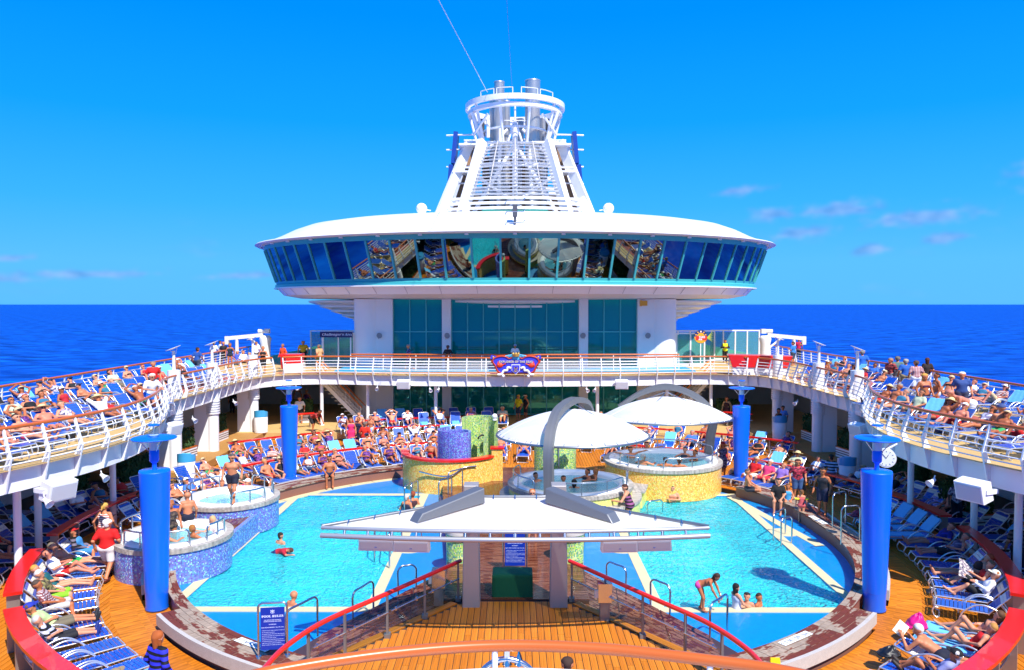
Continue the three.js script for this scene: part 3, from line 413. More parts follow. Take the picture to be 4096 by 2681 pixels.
hoopAt('steel hoop over the cream edge near the bending child', 1512, 1425, 1557, 1445, 0.95); hoopAt('steel hoop standing on the blue shelf behind the red handrail', 1410, 1380, 1455, 1398, 0.95);
hoopAt('one of the paired steel hoops on the far cream edge by the arm band child', 1797, 1258, 1825, 1240, 0.95); hoopAt('taller of the paired steel hoops beside the cream round pad', 1815, 1270, 1840, 1262, 0.95);
hoopAt('steel pool ladder hoop by the two bathers at the far corner', 940, 1185, 958, 1172, 0.95); hoopAt('slim steel ladder hoop just beside the couple in the water', 955, 1180, 972, 1168, 0.95);
hoopAt('steel rail at the wet steps in front of the yellow shower wall', 1020, 1172, 1050, 1160, 0.95, 0.2); hoopAt('higher steel rail on the wet steps by the yellow wall', 1042, 1150, 1075, 1140, 0.95, 0.35);
hoopAt('tall double-bent steel rail on the rim by the blue pool sign', 1935, 1230, 1965, 1222, 1.25, 0.4); hoopAt('steel rail on the rim just behind the near pillar by the clock', 1955, 1265, 1998, 1262, 1.25, 0.4);
hoopAt('steel step rail on the rim behind the red handrail beside the children', 1650, 1500, 1690, 1470, 1.0, 0.1); hoopAt('steel step rail by the pool rules sign on the rim', 665, 1520, 738, 1478, 1.0, 0.2);
hoopAt('steel ladder rails under the paired speakers over blue water', 870, 1325, 872, 1300, 1.1, -0.3); hoopAt('steel ladder rails standing on the cream pad under the speakers', 905, 1320, 908, 1290, 1.1, 0);
hoopAt('steel rail at the foot of the lime hot tub', 1505, 1195, 1540, 1190, 0.5, 0);

// ---------- shower ----------
{
  const t = thing('shower_enclosure', 'open shower with yellow mosaic wall, purple drum and green curved screen', 'shower', [-2.95, 0, -36]);
  const mm = (m, k) => mat([0.92, 0.92, 0.92], 0.25, 0, { map: rep(m, 0.39, 0.39), key: 'sh' + k });
  obj('yellow_wall', arc(2.05, 2.25, -0.05, 1.4, -95, 62, 48), mm(yellowMosaic, 'y'), t); obj('red_cap', arc(1.98, 2.32, 1.4, 1.5, -96, 64, 48), RED, t);
  obj('yellow_pier', B(0.5, 1.75, 0.35, 2.15, 0.9, 1.0), mm(yellowMosaic, 'y'), t); obj('pier_cap', B(0.62, 0.08, 0.45, 2.15, 1.82, 1.0), RED, t);
  obj('purple_drum', arc(0.52, 0.63, 0.3, 2.45, 0, 360, 40).translate(0.3, 0, 0.3), mm(purpleMosaic, 'p'), t); obj('purple_screen', arc(0.85, 0.95, 0.3, 2.5, -150, -20, 24).translate(0.3, 0, 0), mm(purpleMosaic, 'p'), t);
  obj('green_screen', arc(0.72, 0.86, 0.3, 2.95, -110, 100, 32).rotateY(Math.PI).translate(1.3, 0, -0.6), mm(limeMosaic, 'l'), t); obj('green_fin', B(0.22, 2.7, 0.5, 1.6, 1.6, -0.1), mm(limeMosaic, 'l'), t);
  obj('handrail', tube([[-1.25, 0.95, 2.05], [-0.4, 0.82, 2.3], [0.2, 0.85, 2.32], [0.7, 1.15, 2.2], [1.25, 1.18, 1.95]], 0.035, 30), STEEL, t);
  obj('shower_head', tube([[1.6, 2.1, -0.1], [1.45, 2.25, 0.2], [1.3, 2.2, 0.35], [1.25, 2.1, 0.35]], 0.04, 16), DARK, t); obj('lamp', [S(0.13, 2.0, 3.05, -0.3), C(0.08, 0.1, 0.14, 2.0, 2.94, -0.3)], WHITE, t);
  const g = thing('foot_shower_wall', 'curved green mosaic shower screen behind the arched shade post', 'shower', [1.75, 0.33, -35.4]); obj('screen', arc(0.9, 1.04, 0, 2.2, -70, 70, 24).rotateY(0.2), mm(limeMosaic, 'l'), g); obj('pipe', tube([[0.2, 0.2, 1.1], [0.2, 1.9, 1.1], [0.35, 2.1, 1.2], [0.6, 2.1, 1.2]], 0.03, 16), STEEL, g);
}
for (const s of [-1, 1]) { const t = thing('mosaic_bollard', `round pale green mosaic bollard with grey top beside the ${s < 0 ? 'pool with swimmers' : 'pool with children'}`, 'bollard', [s * 1.72, 0, -24], 0, 'mosaic bollards behind the canopy posts'); obj('drum', arc(0.02, 0.42, -0.05, 1.2, 0, 360, 32), mat([0.92, 0.92, 0.92], 0.3, 0, { map: rep(limeMosaic, 0.39, 0.39), key: 'boll' }), t); obj('top', C(0.45, 0.45, 0.08, 0, 1.24, 0, 32), mat([0.55, 0.5, 0.45], 0.7), t); obj('ring_rail', new THREE.TorusGeometry(0.46, 0.02, 6, 32).rotateX(Math.PI / 2).translate(0, 1.06, 0), STEEL, t); }

// ---------- canopy over the bar ----------
const SAIL = mat([0.88, 0.88, 0.88], 0.8, 0, { transmission: 0.5, thickness: 0 });
{
  const t = thing('stage_canopy', 'wide white bow-tie canopy on two steel posts over the stage', 'canopy');
  const fr = (u) => { const a = u * 2 - 1; return [4.45 * a, 3.14 + 0.05 * (1 - a * a), -(17.25 + 0.5 * a * a)]; }, bk = (u) => { const a = u * 2 - 1, k = clamp((Math.abs(a) - 0.2) / 0.8); return [4.45 * a, lerp(3.3, 3.17, k), -lerp(20.0, 17.78, Math.pow(k, 0.9))]; };
  obj('membrane', grid(60, 10, (u, v) => { const a = fr(u), b = bk(u); return [lerp(a[0], b[0], v), lerp(a[1], b[1], v) - 0.05 * Math.sin(v * Math.PI), lerp(a[2], b[2], v)]; }), SAIL, t);
  const L = (f, dy, r, n = 'edge_tube', dz = 0) => obj(n, tube(Array.from({ length: 31 }, (_, i) => { const p = f(i / 30); return [p[0], p[1] + dy, p[2] + dz]; }), r, 90), mat([0.42, 0.42, 0.43], 0.45, 0.55), t);
  L(fr, 0.02, 0.045); L(fr, -0.14, 0.06, 'front_tube', 0.08); obj('back_tube', tube(Array.from({ length: 41 }, (_, i) => { const p = bk(i / 40); return [p[0], p[1] + 0.02, p[2]]; }), 0.04, 90), mat([0.25, 0.26, 0.28], 0.4, 0.8), t);
  for (let i = 1; i < 16; i++) { const p = fr(i / 16), q = bk(i / 16); obj('tie', bar([p[0], p[1] - 0.14, p[2] + 0.08], p, 0.03), STEEL, t); obj('lacing', bar([q[0], q[1] - 0.01, q[2] + 0.16], [q[0], q[1] + 0.05, q[2] - 0.02], 0.02), STEEL, t); }
  for (const s of [-1, 1]) {
    obj('post', new THREE.ExtrudeGeometry(new THREE.Shape([[-0.21, 0], [0.21, 0], [0.17, 3.2], [-0.17, 3.2]].map((p) => new THREE.Vector2(...p))), { depth: 0.45, bevelEnabled: true, bevelSize: 0.02, bevelThickness: 0.02, bevelSegments: 1 }).translate(s * 1.15, 0.35, -20.6), mat([0.4, 0.37, 0.36], 0.5, 0.4), t);
    const sh = new THREE.Shape([[0, 0], [0, 0.34], [1.9, 0.16], [2.05, 0.0]].map((p) => new THREE.Vector2(...p))), g = new THREE.ExtrudeGeometry(sh, { depth: 0.3, bevelEnabled: true, bevelSize: 0.02, bevelThickness: 0.02, bevelSegments: 1 });
    const m = obj('roof_beam', g.translate(0, 0, -0.15), mat([0.2, 0.21, 0.23], 0.5, 0.6), t); m.position.set(s * 0.88, 3.3, -19.6); m.rotation.set(0, s > 0 ? -0.75 : -Math.PI + 0.75, s > 0 ? -0.06 : -0.06); 
  }
}
for (const [x, D, n] of [[-3.28, 18.3, 'outer'], [-2.44, 18.2, 'inner'], [2.46, 18.2, 'inner'], [3.28, 18.3, 'outer']]) { const t = thing('canopy_speaker', `${n} grey loudspeaker cabinet under the canopy on the ${x < 0 ? 'swimmers' : 'children'} side`, 'loudspeaker', [x, 2.58, -D], x < 0 ? -0.05 : 0.05, 'loudspeakers under the canopy'); t.scale.setScalar(0.78); obj('cabinet', [new THREE.ExtrudeGeometry(new THREE.Shape([[-0.52, -0.12], [0.52, -0.12], [0.5, 0.16], [-0.5, 0.16]].map((p) => new THREE.Vector2(...p))), { depth: 0.3, bevelEnabled: true, bevelSize: 0.03, bevelThickness: 0.03, bevelSegments: 2 }).translate(0, 0, -0.2)], mat([0.72, 0.67, 0.63], 0.6), t); obj('grille', B(0.98, 0.22, 0.012, 0, 0.02, 0.142), mat([0.55, 0.48, 0.46], 0.8), t); obj('badge', B(0.07, 0.02, 0.01, 0, -0.02, 0.155), STEEL, t.children[1]); obj('hanger', [bar([-0.3, 0.1, 0], [-0.3, 0.72, 0], 0.02), bar([0.3, 0.1, 0], [0.3, 0.72, 0], 0.02)], STEEL, t); }

// oval shades over the yellow-side tubs: a dished membrane hung from a broad steel arch
function ovalShade(label, cx, cz, y, a, b, turn, arch, rise) {
  const t = thing('oval_shade', label, 'sun shade');
  const E = (ang, f) => { const X = a * f * Math.cos(ang), Z = b * f * Math.sin(ang), c = Math.cos(turn), s = Math.sin(turn); return v3(cx + X * c + Z * s, 0, cz - X * s + Z * c); };
  const ridge = (f, ang) => rise * (0.25 * (1 - f) + 0.75 * (1 - Math.pow(f, 2.2)));
  obj('membrane', grid(64, 16, (u, v) => { const ang = u * 2 * Math.PI, p = E(ang, v); return [p.x, y + ridge(v, ang), p.z]; }, true), SAIL, t);
  obj('rim_tube', tube(Array.from({ length: 40 }, (_, i) => { const p = E(i / 40 * 2 * Math.PI, 1.005); p.y = y; return p; }), 0.045, 120, true), mat([0.35, 0.36, 0.38], 0.35, 0.9), t);
  for (let i = 0; i < 36; i++) { const p = E(i / 36 * 2 * Math.PI, 1.0), q = E(i / 36 * 2 * Math.PI, 0.955); p.y = y; q.y = y + ridge(0.955) + 0.01; obj('lacing', bar(p, q, 0.014, 0.014, 5), STEEL, t); }
  for (const ang of [0.2, 1.25, 1.8, 2.9, 4.2, 5.0]) obj('seam', tube([0.06, 0.3, 0.55, 0.8, 0.97].map((f) => { const p = E(ang, f); p.y = y + ridge(f) + 0.004; return p; }), 0.012, 16, false, 5), mat([0.7, 0.7, 0.69], 0.8), t);
  for (const ang of [0.6, 2.2, 3.6, 5.4]) { const p = E(ang, 0.98), q = E(ang, 0.03); p.y = y + 0.05; q.y = y + rise + 0.2; obj('stay', bar(p, q, 0.014, 0.014, 5), STEEL, t); }
  const cv = new THREE.CatmullRomCurve3(arch.map((p) => v3(p[0], p[1], p[2])), false, 'centripetal'), n = 40, w = arch.map((p) => p[3]);
  const sec = (u, k) => { const p = cv.getPoint(u), d = cv.getTangent(u), side = arch.side.clone(), nrm = d.clone().cross(side).normalize(), i = u * (w.length - 1), h = 0.78 * lerp(w[Math.floor(i)], w[Math.min(w.length - 1, Math.floor(i) + 1)], i % 1); const q = [[-1, -1], [1, -1], [1, 1], [-1, 1], [-1, -1]][k]; return p.addScaledVector(side, q[0] * 0.16).addScaledVector(nrm, q[1] * h / 2); };
  obj('arch', M([...[0, 1, 2, 3].map((k) => grid(n, 1, (u, v) => sec(u, k + v).toArray()))]), DULLSTEEL, t);
}
const arch1 = [[1.22, 0.33, -27.3, 0.42], [1.2, 2.0, -27.35, 0.4], [1.2, 3.3, -27.5, 0.38], [1.45, 4.15, -28.4, 0.34], [1.9, 4.45, -29.6, 0.32], [2.4, 4.5, -30.8, 0.3], [2.95, 4.2, -32.2, 0.24], [3.2, 3.75, -33.0, 0.2]]; arch1.side = v3(1, 0, 0.3).normalize();
ovalShade('white oval shade slung from a steel arch over the lime hot tub', 2.25, -30.3, 3.2, 2.95, 2.75, 0.0, arch1, 1.0);
const arch2 = [[9.05, 0.4, -36.4, 0.5], [9.15, 2.0, -36.4, 0.48], [9.25, 3.0, -36.3, 0.42], [8.75, 3.75, -36.3, 0.4], [7.9, 4.25, -36.4, 0.38], [7.0, 4.42, -36.5, 0.36], [5.9, 4.1, -36.6, 0.28], [4.9, 3.45, -36.7, 0.2]]; arch2.side = v3(0, 0, 1);
ovalShade('white oval shade on a wide arch over the tall yellow hot tub', 6.95, -35.7, 3.1, 3.0, 2.3, 0.05, arch2, 0.95);

// ---------- blue light pillars ----------
[['near blue pillar beside the blue hot tubs', -9.75, 20.9, 1], ['near blue pillar beside the wall clock', 9.75, 20.9, 1], ['far blue pillar behind the blue hot tubs', -10.4, 35.7, 0.95], ['far blue pillar beside the yellow hot tub shade', 10.4, 35.7, 0.95]].forEach(([l, x, D, k]) => {
  const t = thing('light_pillar', 'tapered ' + l + ', topped by a disc lamp', 'pillar', [x, 0, -D], 0, 'tapered blue light pillars'); t.scale.y = k;
  obj('shaft', lathe([[0.02, 0], [0.29, 0], [0.3, 0.06], [0.285, 0.1], [0.295, 0.5], [0.3, 0.51], [0.3, 0.53], [0.4, 3.77], [0.385, 3.82], [0.02, 3.83]], 48), BLUEP, t);
  obj('neck', lathe([[0.065, 3.83], [0.06, 4.0], [0.12, 4.06], [0.125, 4.08], [0.125, 4.36], [0.02, 4.37]], 28), BLUEP, t);
  obj('lower_glass', C(0.12, 0.12, 0.29, 0, 4.51, 0, 28), mat([0.7, 0.8, 0.82], 0.2, 0, { transmission: 0.15, thickness: 0 }), t);
  const dk = obj('disc', lathe([[0.02, 4.66], [0.56, 4.66], [0.585, 4.68], [0.56, 4.705], [0.02, 4.71]], 48), BLUEP, t);
  obj('upper_glass', C(0.14, 0.14, 0.32, 0, 4.87, 0, 28, true), PANE, t); obj('cap', C(0.15, 0.15, 0.03, 0, 5.04, 0, 28), BLUEP, t); obj('lamp_bowl', C(0.12, 0.08, 0.06, 0, 4.74, 0, 20), WHITE, dk);
  for (const a of [0, 1, 2]) obj('brace', bar([0.14 * Math.sin(a * 2.1 + 0.8), 4.35, 0.14 * Math.cos(a * 2.1 + 0.8)], [0.4 * Math.sin(a * 2.1 + 0.8), 4.66, 0.4 * Math.cos(a * 2.1 + 0.8)], 0.014), STEEL, dk);
});

// ---------- red capped rails round the pool and the lounger terraces ----------
function redRail(label, r, a0, a1, y = 0, w = 0.34, m = RED, h = 1.02) {
  const t = thing('capped_rail', label, 'rail', [0, y, POOL], 0, 'capped rails between the lounger rows');
  obj('cap', arc(r - w / 2, r + w / 2, h - 0.08, h, a0, a1), m, t);
  const n = Math.max(1, Math.round(Math.abs(a1 - a0) * RAD * r / 1.6)); for (let i = 0; i <= n; i++) { const a = lerp(a0 + 0.6, a1 - 0.6, i / n), p = obj('post', B(0.06, h - 0.08, w * 0.7, 0, (h - 0.08) / 2, 0), mat([0.35, 0.3, 0.27], 0.4, 0.6), t); p.position.set(r * Math.sin(a * RAD), 0, r * Math.cos(a * RAD)); p.rotation.y = a * RAD; }
  obj('lower_bar', new THREE.TubeGeometry(new THREE.CatmullRomCurve3(Array.from({ length: 9 }, (_, i) => { const a = lerp(a0, a1, i / 8) * RAD; return v3(r * Math.sin(a), 0.5, r * Math.cos(a)); })), 24, 0.025, 6), STEEL, t);
}
redRail('wide red rail behind the empty loungers at the bottom on the striped jumper side', 14.8, -54.5, -30, 0, 0.42); redRail('wide red rail behind the seated sunbathers on the blue tub side', 14.8, -74, -59, 0, 0.42);
redRail('wide red rail behind the reading sunbathers on the clock side', 14.8, 30, 54.5, 0, 0.42); redRail('half-shaded red rail behind the redhead on the clock side', 14.8, 59, 84, 0, 0.4, RED);
redRail('shaded rail in the shade behind towel-covered loungers on the clock side', 14.9, 89, 103, 0, 0.4); redRail('shaded rail in the shade by the litter bin', 15, 107, 116, 0, 0.34); redRail('shaded rail in the shade behind the blue hot tubs', 14.9, -104, -80, 0, 0.34);
for (const [l, r, a0, a1, y] of [['red rail behind the first lounger row beside the far blue pillar', 15, -149.5, -120, 0], ['short red rail by the yellow shower wall', 15, -163, -153.5, 0], ['red rail behind the front seats beside the far pillar and litter bin', 15, 120, 132, 0], ['red rail behind the yellow hot tub', 15, 139, 149, 0], ['short red rail seen under the oval shade', 15, 153, 158, 0], ['red rail of the second terrace on the column side', 20.8, -149, -133, 0], ['red rail of the second terrace above the shower', 20.8, -168, -153, 0], ['red rail of the second terrace under the far oval shade', 20.8, 153.5, 161, 0], ['red rail of the second terrace behind the far pillar', 20.8, 133.5, 150, 0], ['red rail of the top terrace by the stair', 24.2, -172, -154, 0.0], ['short red rail at the top terrace by the bending person', 26.2, -150.5, -146, 0.4], ['red rail of the top terrace under the far oval shade', 23.9, 162, 170, 0], ['short red rail of the top terrace behind the far pillar', 27, 146, 150, 0.4]]) redRail(l, r, a0, a1, y, 0.22, RED, 0.95);

// glass balustrades of the stage
for (const s of [-1, 1]) {
  const t = thing('glass_balustrade', `glass balustrade with red handrail on the ${s < 0 ? 'pool rules sign' : 'children'} side of the stage`, 'balustrade', [0, 0.35, 0], 0, 'balustrades of the stage');
  const pt = (u) => v3(s * lerp(1.52, 4.45, u), 0, -lerp(20.6, 16.2, u));
  obj('handrail', tube([pt(-0.02), pt(0.3), pt(0.6), pt(0.9), v3(s * 4.62, 0, -15.4), v3(s * 4.75, 0, -14.4)].map((p) => p.clone().add(v3(0, 1.06, 0))), 0.055, 40, false, 10), RED, t);
  [0, 0.26, 0.52, 0.78, 0.98].forEach((u) => { const p = pt(u); obj('post', [B(0.05, 1.06, 0.1, 0, 0.53, 0).translate(p.x, 0, p.z), B(0.14, 0.1, 0.18, p.x, 0.05, p.z)], DULLSTEEL, t); });
  [[0.01, 0.25], [0.27, 0.51], [0.53, 0.77], [0.79, 0.97]].forEach(([a, b]) => { const p = pt(a), q = pt(b); obj('glass_pane', beam(p.clone().add(v3(0, 0.36, 0)), q.clone().add(v3(0, 0.36, 0)), 0.014, 0.56), PANE, t); obj('rail', bar(p.clone().add(v3(-s * 0.06, 0.62, 0)), q.clone().add(v3(-s * 0.06, 0.62, 0)), 0.018), STEEL, t); for (const f of [0.2, 0.8]) { const c = p.clone().lerp(q, f); obj('clip', B(0.05, 0.08, 0.06, c.x, 0.6, c.z), STEEL, t); } });
}
for (const [px, py, label] of [[1020, 1405, 'steel control box on a pedestal beside the canopy post'], [1405, 1440, 'small steel control box on the stage behind the red handrail']]) { const t = thing('control_box', label, 'control box', V(px, py, 0.35), 0, 'steel boxes on the stage'); obj('pedestal', B(0.24, 0.5, 0.2, 0, 0.25, 0), DULLSTEEL, t); obj('box', new THREE.BoxGeometry(0.34, 0.45, 0.26).translate(0, 0.7, 0), STEEL, t); obj('lid', B(0.36, 0.03, 0.3, 0, 0.94, 0), STEEL, t); obj('socket', B(0.12, 0.18, 0.1, -0.2, 0.68, 0.06), mat([0.6, 0.58, 0.5], 0.5), t); }
// covered box and pool rules signs
{
  const t = thing('covered_box', 'box under a dark green cloth cover in front of the island sign', 'covered box', [-0.07, 0.35, -21.2]); t.scale.y = 0.72;
  obj('cover', grid(48, 12, (u, v) => { const a = u * 2 * Math.PI, q = Math.max(Math.abs(Math.cos(a)), Math.abs(Math.sin(a))), X = Math.cos(a) / q * 0.55, Z = Math.sin(a) / q * 0.34, k = v < 0.3 ? v / 0.3 : 1, y = v < 0.3 ? 0.86 : lerp(0.86, 0, (v - 0.3) / 0.7), f = v > 0.35 ? 0.025 * Math.sin(a * 17) * (v - 0.3) : 0; return [X * k * (1 + f), y - (v < 0.3 ? 0 : 0.0), Z * k * (1 + f)]; }, true), mat([0.0, 0.1, 0.04], 0.9, 0, { sheen: 0.3 }), t);
}
const crest = (x, cx, cy, s, col) => { x.strokeStyle = x.fillStyle = col; x.lineWidth = s * 0.13; x.beginPath(); x.moveTo(cx, cy - s * 0.5); x.lineTo(cx, cy + s * 0.55); x.moveTo(cx - s * 0.5, cy - s * 0.35); x.lineTo(cx - s * 0.36, cy + 0.02 * s); x.lineTo(cx + s * 0.36, cy + 0.02 * s); x.lineTo(cx + s * 0.5, cy - s * 0.35); x.moveTo(cx - s * 0.25, cy - s * 0.3); x.lineTo(cx - s * 0.2, cy); x.moveTo(cx + s * 0.25, cy - s * 0.3); x.lineTo(cx + s * 0.2, cy); x.moveTo(cx - s * 0.5, cy + s * 0.2); x.quadraticCurveTo(cx - s * 0.4, cy + s * 0.6, cx, cy + s * 0.55); x.quadraticCurveTo(cx + s * 0.4, cy + s * 0.6, cx + s * 0.5, cy + s * 0.2); x.stroke(); };
const rules = (() => { const c = document.createElement('canvas'); c.width = 512; c.height = 1024; const x = c.getContext('2d'); x.fillStyle = '#0c2f9a'; x.fillRect(0, 0, 512, 1024); crest(x, 256, 90, 80, '#dfe6ff'); x.fillStyle = '#eef2ff'; x.textAlign = 'center'; x.font = 'bold 72px serif'; x.fillText('POOL RULES', 256, 235); x.font = 'bold 28px serif'; ['NO LIFEGUARD ON DUTY', 'SWIM AT YOUR OWN RISK', '', 'NO DIVING', '', 'MAX. POOL DEPTH 1.7m. 5 ft. 6 in.'].forEach((s, i) => x.fillText(s, 256, 310 + i * 36)); x.font = '23px serif'; x.textAlign = 'left'; ['Children must be supervised by an adult at all times.', 'No running or horseplay.', 'Use handrails and watch your step into pool.', 'Health laws prohibit use of pools by children in', 'diapers or not toilet trained.', 'No glassware or food allowed in pool area.', 'Use of alcohol before or while using pool may', 'aggravate certain medical conditions.', 'Please consult your physician before using.'].forEach((s, i) => x.fillText(s, 26, 560 + i * 44)); const t = new THREE.CanvasTexture(c); t.colorSpace = THREE.SRGBColorSpace; return t; })();
function rulesSign(label, pos, turn, w = 0.5, h = 1.0) {
  const t = thing('pool_sign', label, 'sign', pos, turn, 'blue pool rules signs');
  obj('frame', tube([[-w / 2 - 0.05, 0, 0], [-w / 2 - 0.05, h * 0.6, 0], [-w / 2 - 0.05, h + 0.2, 0], [-w / 2 + 0.02, h + 0.28, 0], [w / 2 - 0.02, h + 0.28, 0], [w / 2 + 0.05, h + 0.2, 0], [w / 2 + 0.05, h * 0.6, 0], [w / 2 + 0.05, 0, 0]], 0.025, 50, false, 8, 0.2), STEEL, t);
  const bd = obj('board', B(w, h, 0.02, 0, h / 2 + 0.18, 0), mat([0.01, 0.04, 0.35], 0.4), t); obj('print', grid(1, 1, (u, v) => [lerp(-w / 2, w / 2, u), lerp(0.18, h + 0.18, v), 0.0125]), mat([1, 1, 1], 0.35, 0, { map: rules, key: 'rules' }), bd);
  obj('foot', [C(0.06, 0.07, 0.05, -w / 2 - 0.05, 0.025, 0, 14), C(0.06, 0.07, 0.05, w / 2 + 0.05, 0.025, 0, 14)], STEEL, t);
}
rulesSign('blue pool rules sign standing on the teak rim in front of the pool', P(11.3, -28.5, 0.43), 0.15, 0.52, 0.95); rulesSign('blue pool rules sign on the island behind the green box', [0.0, 0.35, -22.9], 0, 0.6, 1.0); rulesSign('blue pool sign in the shade behind the rim rails', P(12.2, 85, 0), -1.1, 0.6, 1.2);
{ const t = thing('caution_board', 'yellow folding caution board on the deck at the bottom', 'caution board', V(1800, 1592, 0)); for (const s of [-1, 1]) obj('leaf', new THREE.ExtrudeGeometry(new THREE.Shape([[-0.15, 0], [0.15, 0], [0.1, 0.62], [-0.1, 0.62]].map((p) => new THREE.Vector2(...p))), { depth: 0.025, bevelEnabled: false }).rotateX(s * 0.2).translate(0, 0, -s * 0.13), mat([0.85, 0.55, 0.0], 0.4), t); }

// ---------- sun loungers ----------
const STRAP = mat([0.0, 0.075, 0.5], 0.35, 0, { clearcoat: 0.3 }), STRAP2 = mat([0.005, 0.045, 0.27], 0.4, 0, { clearcoat: 0.3 }), BAND = mat([0.78, 0.76, 0.68], 0.5);
const STRAPS = [STRAP, mat([0.004, 0.06, 0.38], 0.4, 0, { clearcoat: 0.2 }), mat([0.01, 0.1, 0.56], 0.35, 0, { clearcoat: 0.3 }), mat([0.02, 0.1, 0.44], 0.5)];
const backPt = (L, th) => [L * Math.sin(th), -L * Math.cos(th)];
const protos = {};
function loungerProto(deg, band, near, tone = 0) {
  const key = deg + '/' + band + '/' + near + '/' + tone, STRAP = STRAPS[tone]; if (protos[key]) return protos[key];
  const t = new THREE.Group(); t.name = 'sun_lounger'; const th = deg * RAD, [by, bz] = backPt(0.76, th), w = 0.31;
  obj('frame', M([bar([-w, 0.36, -0.02], [-w, 0.36, 1.3], 0.02), bar([w, 0.36, -0.02], [w, 0.36, 1.3], 0.02), bar([-w, 0.36, 1.3], [w, 0.36, 1.3], 0.02), bar([-w, 0.33, 0], [w, 0.33, 0], 0.016)]), ALU, t);
  obj('front_leg', tube([[-w, 0.36, 1.28], [-w, 0.2, 1.36], [-w, 0.04, 1.3], [-w + 0.05, 0.02, 1.2], [w - 0.05, 0.02, 1.2], [w, 0.04, 1.3], [w, 0.2, 1.36], [w, 0.36, 1.28]], 0.02, 28, false, 6, 0.3), ALU, t);
  for (const s of [-1, 1]) obj('armrest', tube([[s * 0.35, 0.015, 0.72], [s * 0.35, 0.3, 0.62], [s * 0.36, 0.54, 0.35], [s * 0.36, 0.58, 0.05], [s * 0.36, 0.4, -0.32], [s * 0.35, 0.02, -0.58]], 0.024, 20, false, 6), ALU, t);
  obj('back_frame', tube([[-w, 0.36, 0], [-w, 0.36 + by * 0.5, bz * 0.5], [-w, 0.36 + by * 0.92, bz * 0.92], [-w + 0.08, 0.36 + by, bz], [w - 0.08, 0.36 + by, bz], [w, 0.36 + by * 0.92, bz * 0.92], [w, 0.36 + by * 0.5, bz * 0.5], [w, 0.36, 0]], 0.02, 28, false, 6, 0.3), ALU, t);
  const sg = new THREE.BoxGeometry(0.63, 0.014, 0.088), at = []; for (let z = 0.06; z < 1.27; z += 0.104) at.push([0.372, z, 0, false]);
  for (let k = 0; k < 7; k++) { const L = 0.06 + k * 0.1, [y, z] = backPt(L, th); at.push([0.372 + y, z, th, band && (deg < 30 ? k === 2 || k === 3 : k === 4 || k === 5)]); }
  if (near) for (const [y, z, a, c] of at) { const m = obj('strap', sg, c ? BAND : STRAP, t); m.position.set(0, y, z); m.rotation.x = a; } else {
    const put = (l) => M(l.map(([y, z, a]) => new THREE.BoxGeometry(0.63, 0.014, 0.088).rotateX(a).translate(0, y, z)));
    obj('strap_webbing', put(at.filter((q) => !q[3])), STRAP, t); if (band) obj('cream_strap', put(at.filter((q) => q[3])), BAND, t);
  }
  return protos[key] = t;
}
function lounger(pos, turn, label, group, deg = 48, band = true, near = false) { const t = loungerProto(deg, band, near, Math.floor(rnd() * 4)).clone(); t.name = numbered('sun_lounger'); scene.add(t); t.position.copy(pos); t.rotation.y = turn; return tag(t, label, 'sun lounger', group); }
// towels laid over a lounger, following its profile
const towelGeos = {};
function towel(pos, turn, label, deg, part) {
  const key = deg + part; if (!towelGeos[key]) { const th = deg * RAD; const path = part === 'back' ? [[0.05, -0.2], [0.8, 0], [0.86, 0.05], [0.5, 0.1]] : null;
    towelGeos[key] = grid(8, 26, (u, v) => { const x = (u - 0.5) * 0.62, wob = 0.012 * Math.sin(u * 19 + v * 5) + 0.01 * fbm(u * 4, v * 8, 3, 2); let y, z; if (part === 'back') { const L = lerp(0.15, 0.98, v), o = L > 0.79 ? 0.79 - (L - 0.79) : L, [py, pz] = backPt(o, th), n = L > 0.79 ? -0.035 : 0.03; y = 0.385 + py + n * Math.cos(th); z = pz + n * Math.sin(th); } else { z = lerp(-0.02, 1.36, v); y = 0.4 - (z > 1.3 ? 0.1 : 0); if (part === 'seat' && Math.abs(u - 0.5) > 0.45) y -= 0.1; } return [x, y + wob, z]; }); }
  const m = tag(obj('towel', towelGeos[key], TOWEL), label, 'towel', 'pale blue beach towels'); m.position.copy(pos); m.rotation.y = turn; return m;
}

